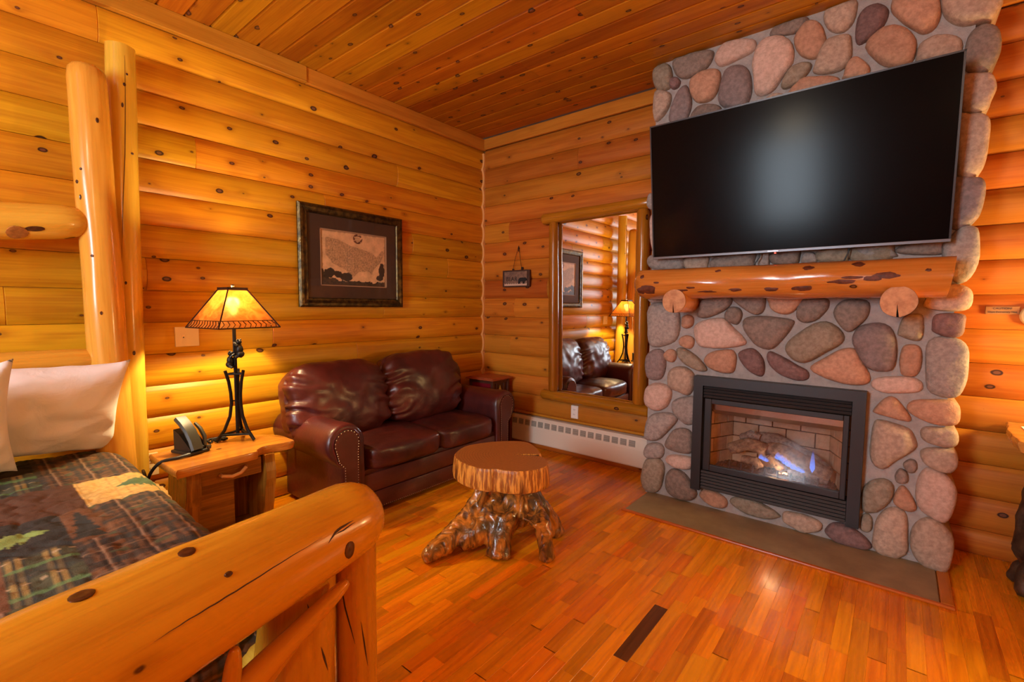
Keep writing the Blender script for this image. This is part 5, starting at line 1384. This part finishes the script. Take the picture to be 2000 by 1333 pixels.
# ------------------------------------------------------------ pillows
LIN = NT('white_linen'); tc = LIN.n('TexCoord').outputs['Object']
ln_ = LIN.n('TexNoise', {'Vector': LIN.vmath('MULTIPLY', tc, (1, 1, 1)), 'Scale': 9.0, 'Detail': 5.0, 'Distortion': 1.0}).outputs[0]
LIN.set(Base_Color=(.90, .88, .86), Roughness=.85, Sheen_Weight=.2); LIN.bump(ln_, .5, .012); LIN = LIN.m
def pillow(label, C0, w, h, th, rot, seed):
    vs, fs = [], []; n = 40
    M_ = Matrix.Translation(C0) @ rot.to_4x4()
    for side in (1, -1):
        for j in range(n+1):
            for i in range(n+1):
                u, v = -1+2*i/n, -1+2*j/n
                t = max(0, (1-u*u)*(1-v*v))**.42*th/2
                px = w/2*u*(1-.07*(1-v*v)**1.0*abs(u)**3); pz = h/2*v*(1-.16*(1-u*u)*abs(v)**3)+.03*h*abs(u)**5*abs(v)**5*(1 if v > 0 else -1)
                wr = .014*fn((u*2+v, v*1.6-u, side), 1.5, seed)+.010*(.5-abs(fn((u*1.5-v*2.4, v*.9+u*.5, side), 1.6, seed+7)))+.006*math.sin(9*(v-.5*u)+4*fn((u*2, v*2, 0), 1.0, seed))*max(0, u*.6+.4)
                y = side*(t+wr*min(1, t*25))
                vs.append(M_ @ Vector((px, y, pz)))
    N_ = (n+1)*(n+1)
    for side in (0, 1):
        for j in range(n):
            for i in range(n):
                a = side*N_+j*(n+1)+i; q = (a, a+1, a+n+2, a+n+1); fs.append(q if side == 0 else q[::-1])
    o = mk('pillow', MB().add(vs, fs), LIN, None, smooth='all')
    bm = bmesh.new(); bm.from_mesh(o.data); bmesh.ops.remove_doubles(bm, verts=bm.verts[:], dist=.0008); bmesh.ops.recalc_face_normals(bm, faces=bm.faces[:]); bm.to_mesh(o.data); bm.free()
    return tag(o, label, 'pillow', 'white bed pillows')
def prot(yawd, lean): return Matrix.Rotation(math.radians(yawd), 3, 'Z') @ Matrix.Rotation(math.radians(-lean), 3, 'X')
# local x = width, y = thickness, z = height; the head wall is towards -x
pillow('white pillow propped against the right headboard post', (.360, -3.275, .850), .66, .48, .20, prot(90, -24) @ Matrix.Rotation(math.radians(4), 3, 'Y'), 1)
pillow('white pillow at the left photo edge overlapping the other pillow', (.60, -3.66, .862), .68, .50, .20, prot(94, -24) @ Matrix.Rotation(math.radians(-2), 3, 'Y'), 2)
# ------------------------------------------------------------ live edge side table at the right edge of the frame
rt = thing('root_side_table', 'live edge slab side table on a dark root base at the right photo edge', 'table', (4.12, -.32, 0))
P = [(3.702, -.035), (3.690, -.16), (3.672, -.30), (3.676, -.44), (3.680, -.53), (3.72, -.575), (3.90, -.60), (4.20, -.62), (4.95, -.60), (5.05, -.40), (5.05, -.05), (4.20, -.035)]
RT_ = []
for a_, b_2 in zip(P, P[1:]+P[:1]):
    for u in range(6):
        q = (a_[0]+(b_2[0]-a_[0])*u/6, a_[1]+(b_2[1]-a_[1])*u/6); RT_.append((q[0]+.006*fn((q[0]*20, q[1]*20, 0), 1), min(-.034, q[1]+.006*fn((q[0]*20, q[1]*20, 5), 1))))
n = len(RT_); vs = []
for (z, ins) in ((.690, .022), (.700, .008), (.735, .0), (.747, .004), (.750, .010)):
    for (x, y) in RT_: vs.append((x+(4.3-x)*ins*1.6, y+(-.32-y)*ins*2.2, z))
fs = [(i*n+k, i*n+(k+1) % n, (i+1)*n+(k+1) % n, (i+1)*n+k) for i in range(4) for k in range(n)]+[tuple(range(n-1, -1, -1)), tuple(range(4*n, 5*n))]
mk('slab_top', MB().add(vs, fs), wood('slab_top', (.74, .36, .07), (.40, .15, .02), 'X', knot=.7, kscale=5, rough=.25, vary=.02, coat=.3), rt, smooth=True)
ROOT2 = plain('dark_root_bark', (.085, .045, .022), .55, mott=.6, ms=14, col2=(.022, .014, .010), bump=1.0, bs=45, coat=.15)
mb = MB()
mb.tube([(3.95, -.30, .69), (3.93, -.30, .50), (3.92, -.31, .30), (3.92, -.32, .12)], [.17, .16, .16, .17], 16)
mb.tube([(3.82, -.27, .68), (3.785, -.26, .42), (3.785, -.26, .22)], [.055, .045, .055], 10)
mb.tube([(3.85, -.30, .30), (3.77, -.27, .20), (3.735, -.245, .16)], [.08, .05, .03], 10)
mb.tube([(3.88, -.32, .22), (3.80, -.36, .10), (3.755, -.42, .01)], [.09, .07, .05], 10)
mb.tube([(3.86, -.26, .16), (3.77, -.23, .05), (3.745, -.22, .0)], [.07, .045, .035], 10)
mb.tube([(3.98, -.38, .2), (4.02, -.46, .08), (4.05, -.52, .0)], [.1, .08, .06], 10)
mb.tube([(4.02, -.26, .2), (4.10, -.20, .08), (4.14, -.17, .0)], [.1, .08, .05], 10)
remesh('root_base', mb, ROOT2, rt, .014, lambda w, nn: .016*fn(w, 14, 1)+.009*fn((w.x, w.y, w.z*.4), 34, 2), 4)
tag(mk('paper_card', MB().rbox(3.735, 3.84, -.30, -.17, .751, .754, .0008, 1), plain('white_paper', (.85, .83, .78), .7), None), 'white paper card lying on the side table at the right photo edge', 'card')
gl_ = thing('globe_lamp', 'glowing frosted globe lamp on the root side table beyond the right edge of the photo', 'lamp', (4.37, -.33, .751))
mk('lamp_base', MB().lathe([(.085, 0), (.085, .012), (.05, .03), (.018, .05), (.014, .20), (.022, .26), (.03, .305)], 18, (4.37, -.33, .751)), IRON, gl_, smooth=True)
mk('glass_globe', MB().ball((4.37, -.33, 1.145), .095, 24), plain('lit_frosted_globe', (.9, .8, .6), .5, emit=(1, .72, .30, 1), est=GLOBE), gl_, smooth='all')
# ------------------------------------------------------------ behind and beside the camera: second nightstand lamp, ceiling light and one added fill light
nightstand('nightstand', 'live edge nightstand on the far side of the bed, out of frame to the left', .57, -4.95, NP)
lamp('table_lamp', 'lit iron lamp on the nightstand at the far side of the bed', (.41, -4.93, .567), math.radians(8), 380, False)
BOWL = NT('frosted_bowl'); BOWL.t.links.new(BOWL.n('MixShader', {0: .35, 1: BOWL.n('BsdfTransparent').outputs[0], 2: BOWL.n('Emission', {'Color': (1, .78, .5, 1), 'Strength': 5.0}).outputs[0]}).outputs[0], BOWL.out.inputs['Surface']); BOWL = BOWL.m
for (x, y, lab) in ((2.15, -4.45, 'frosted glass bowl ceiling light above the foot of the bed, behind the camera'), (4.15, -4.75, 'added fill light in a frosted glass bowl near the right wall, behind the camera')):
    cl = thing('ceiling_or_fill_light', lab, 'ceiling light', (x, y, 2.36))
    mk('canopy', MB().lathe([(.012, 0), (.012, .28), (.07, .30), (.07, .322)], 16, (x, y, 2.62)), IRON, cl, smooth=True)
    mk('glass_bowl', MB().lathe([(.02, 0), (.10, .012), (.17, .06), (.20, .12), (.205, .15), (.198, .15), (.19, .12), (.16, .066), (.09, .022), (.02, .012)], 24, (x, y, 2.36)), BOWL, cl, smooth=True)
    mk('stem', MB().tube([(x, y, 2.36), (x, y, 2.64)], .008, 8), IRON, cl)
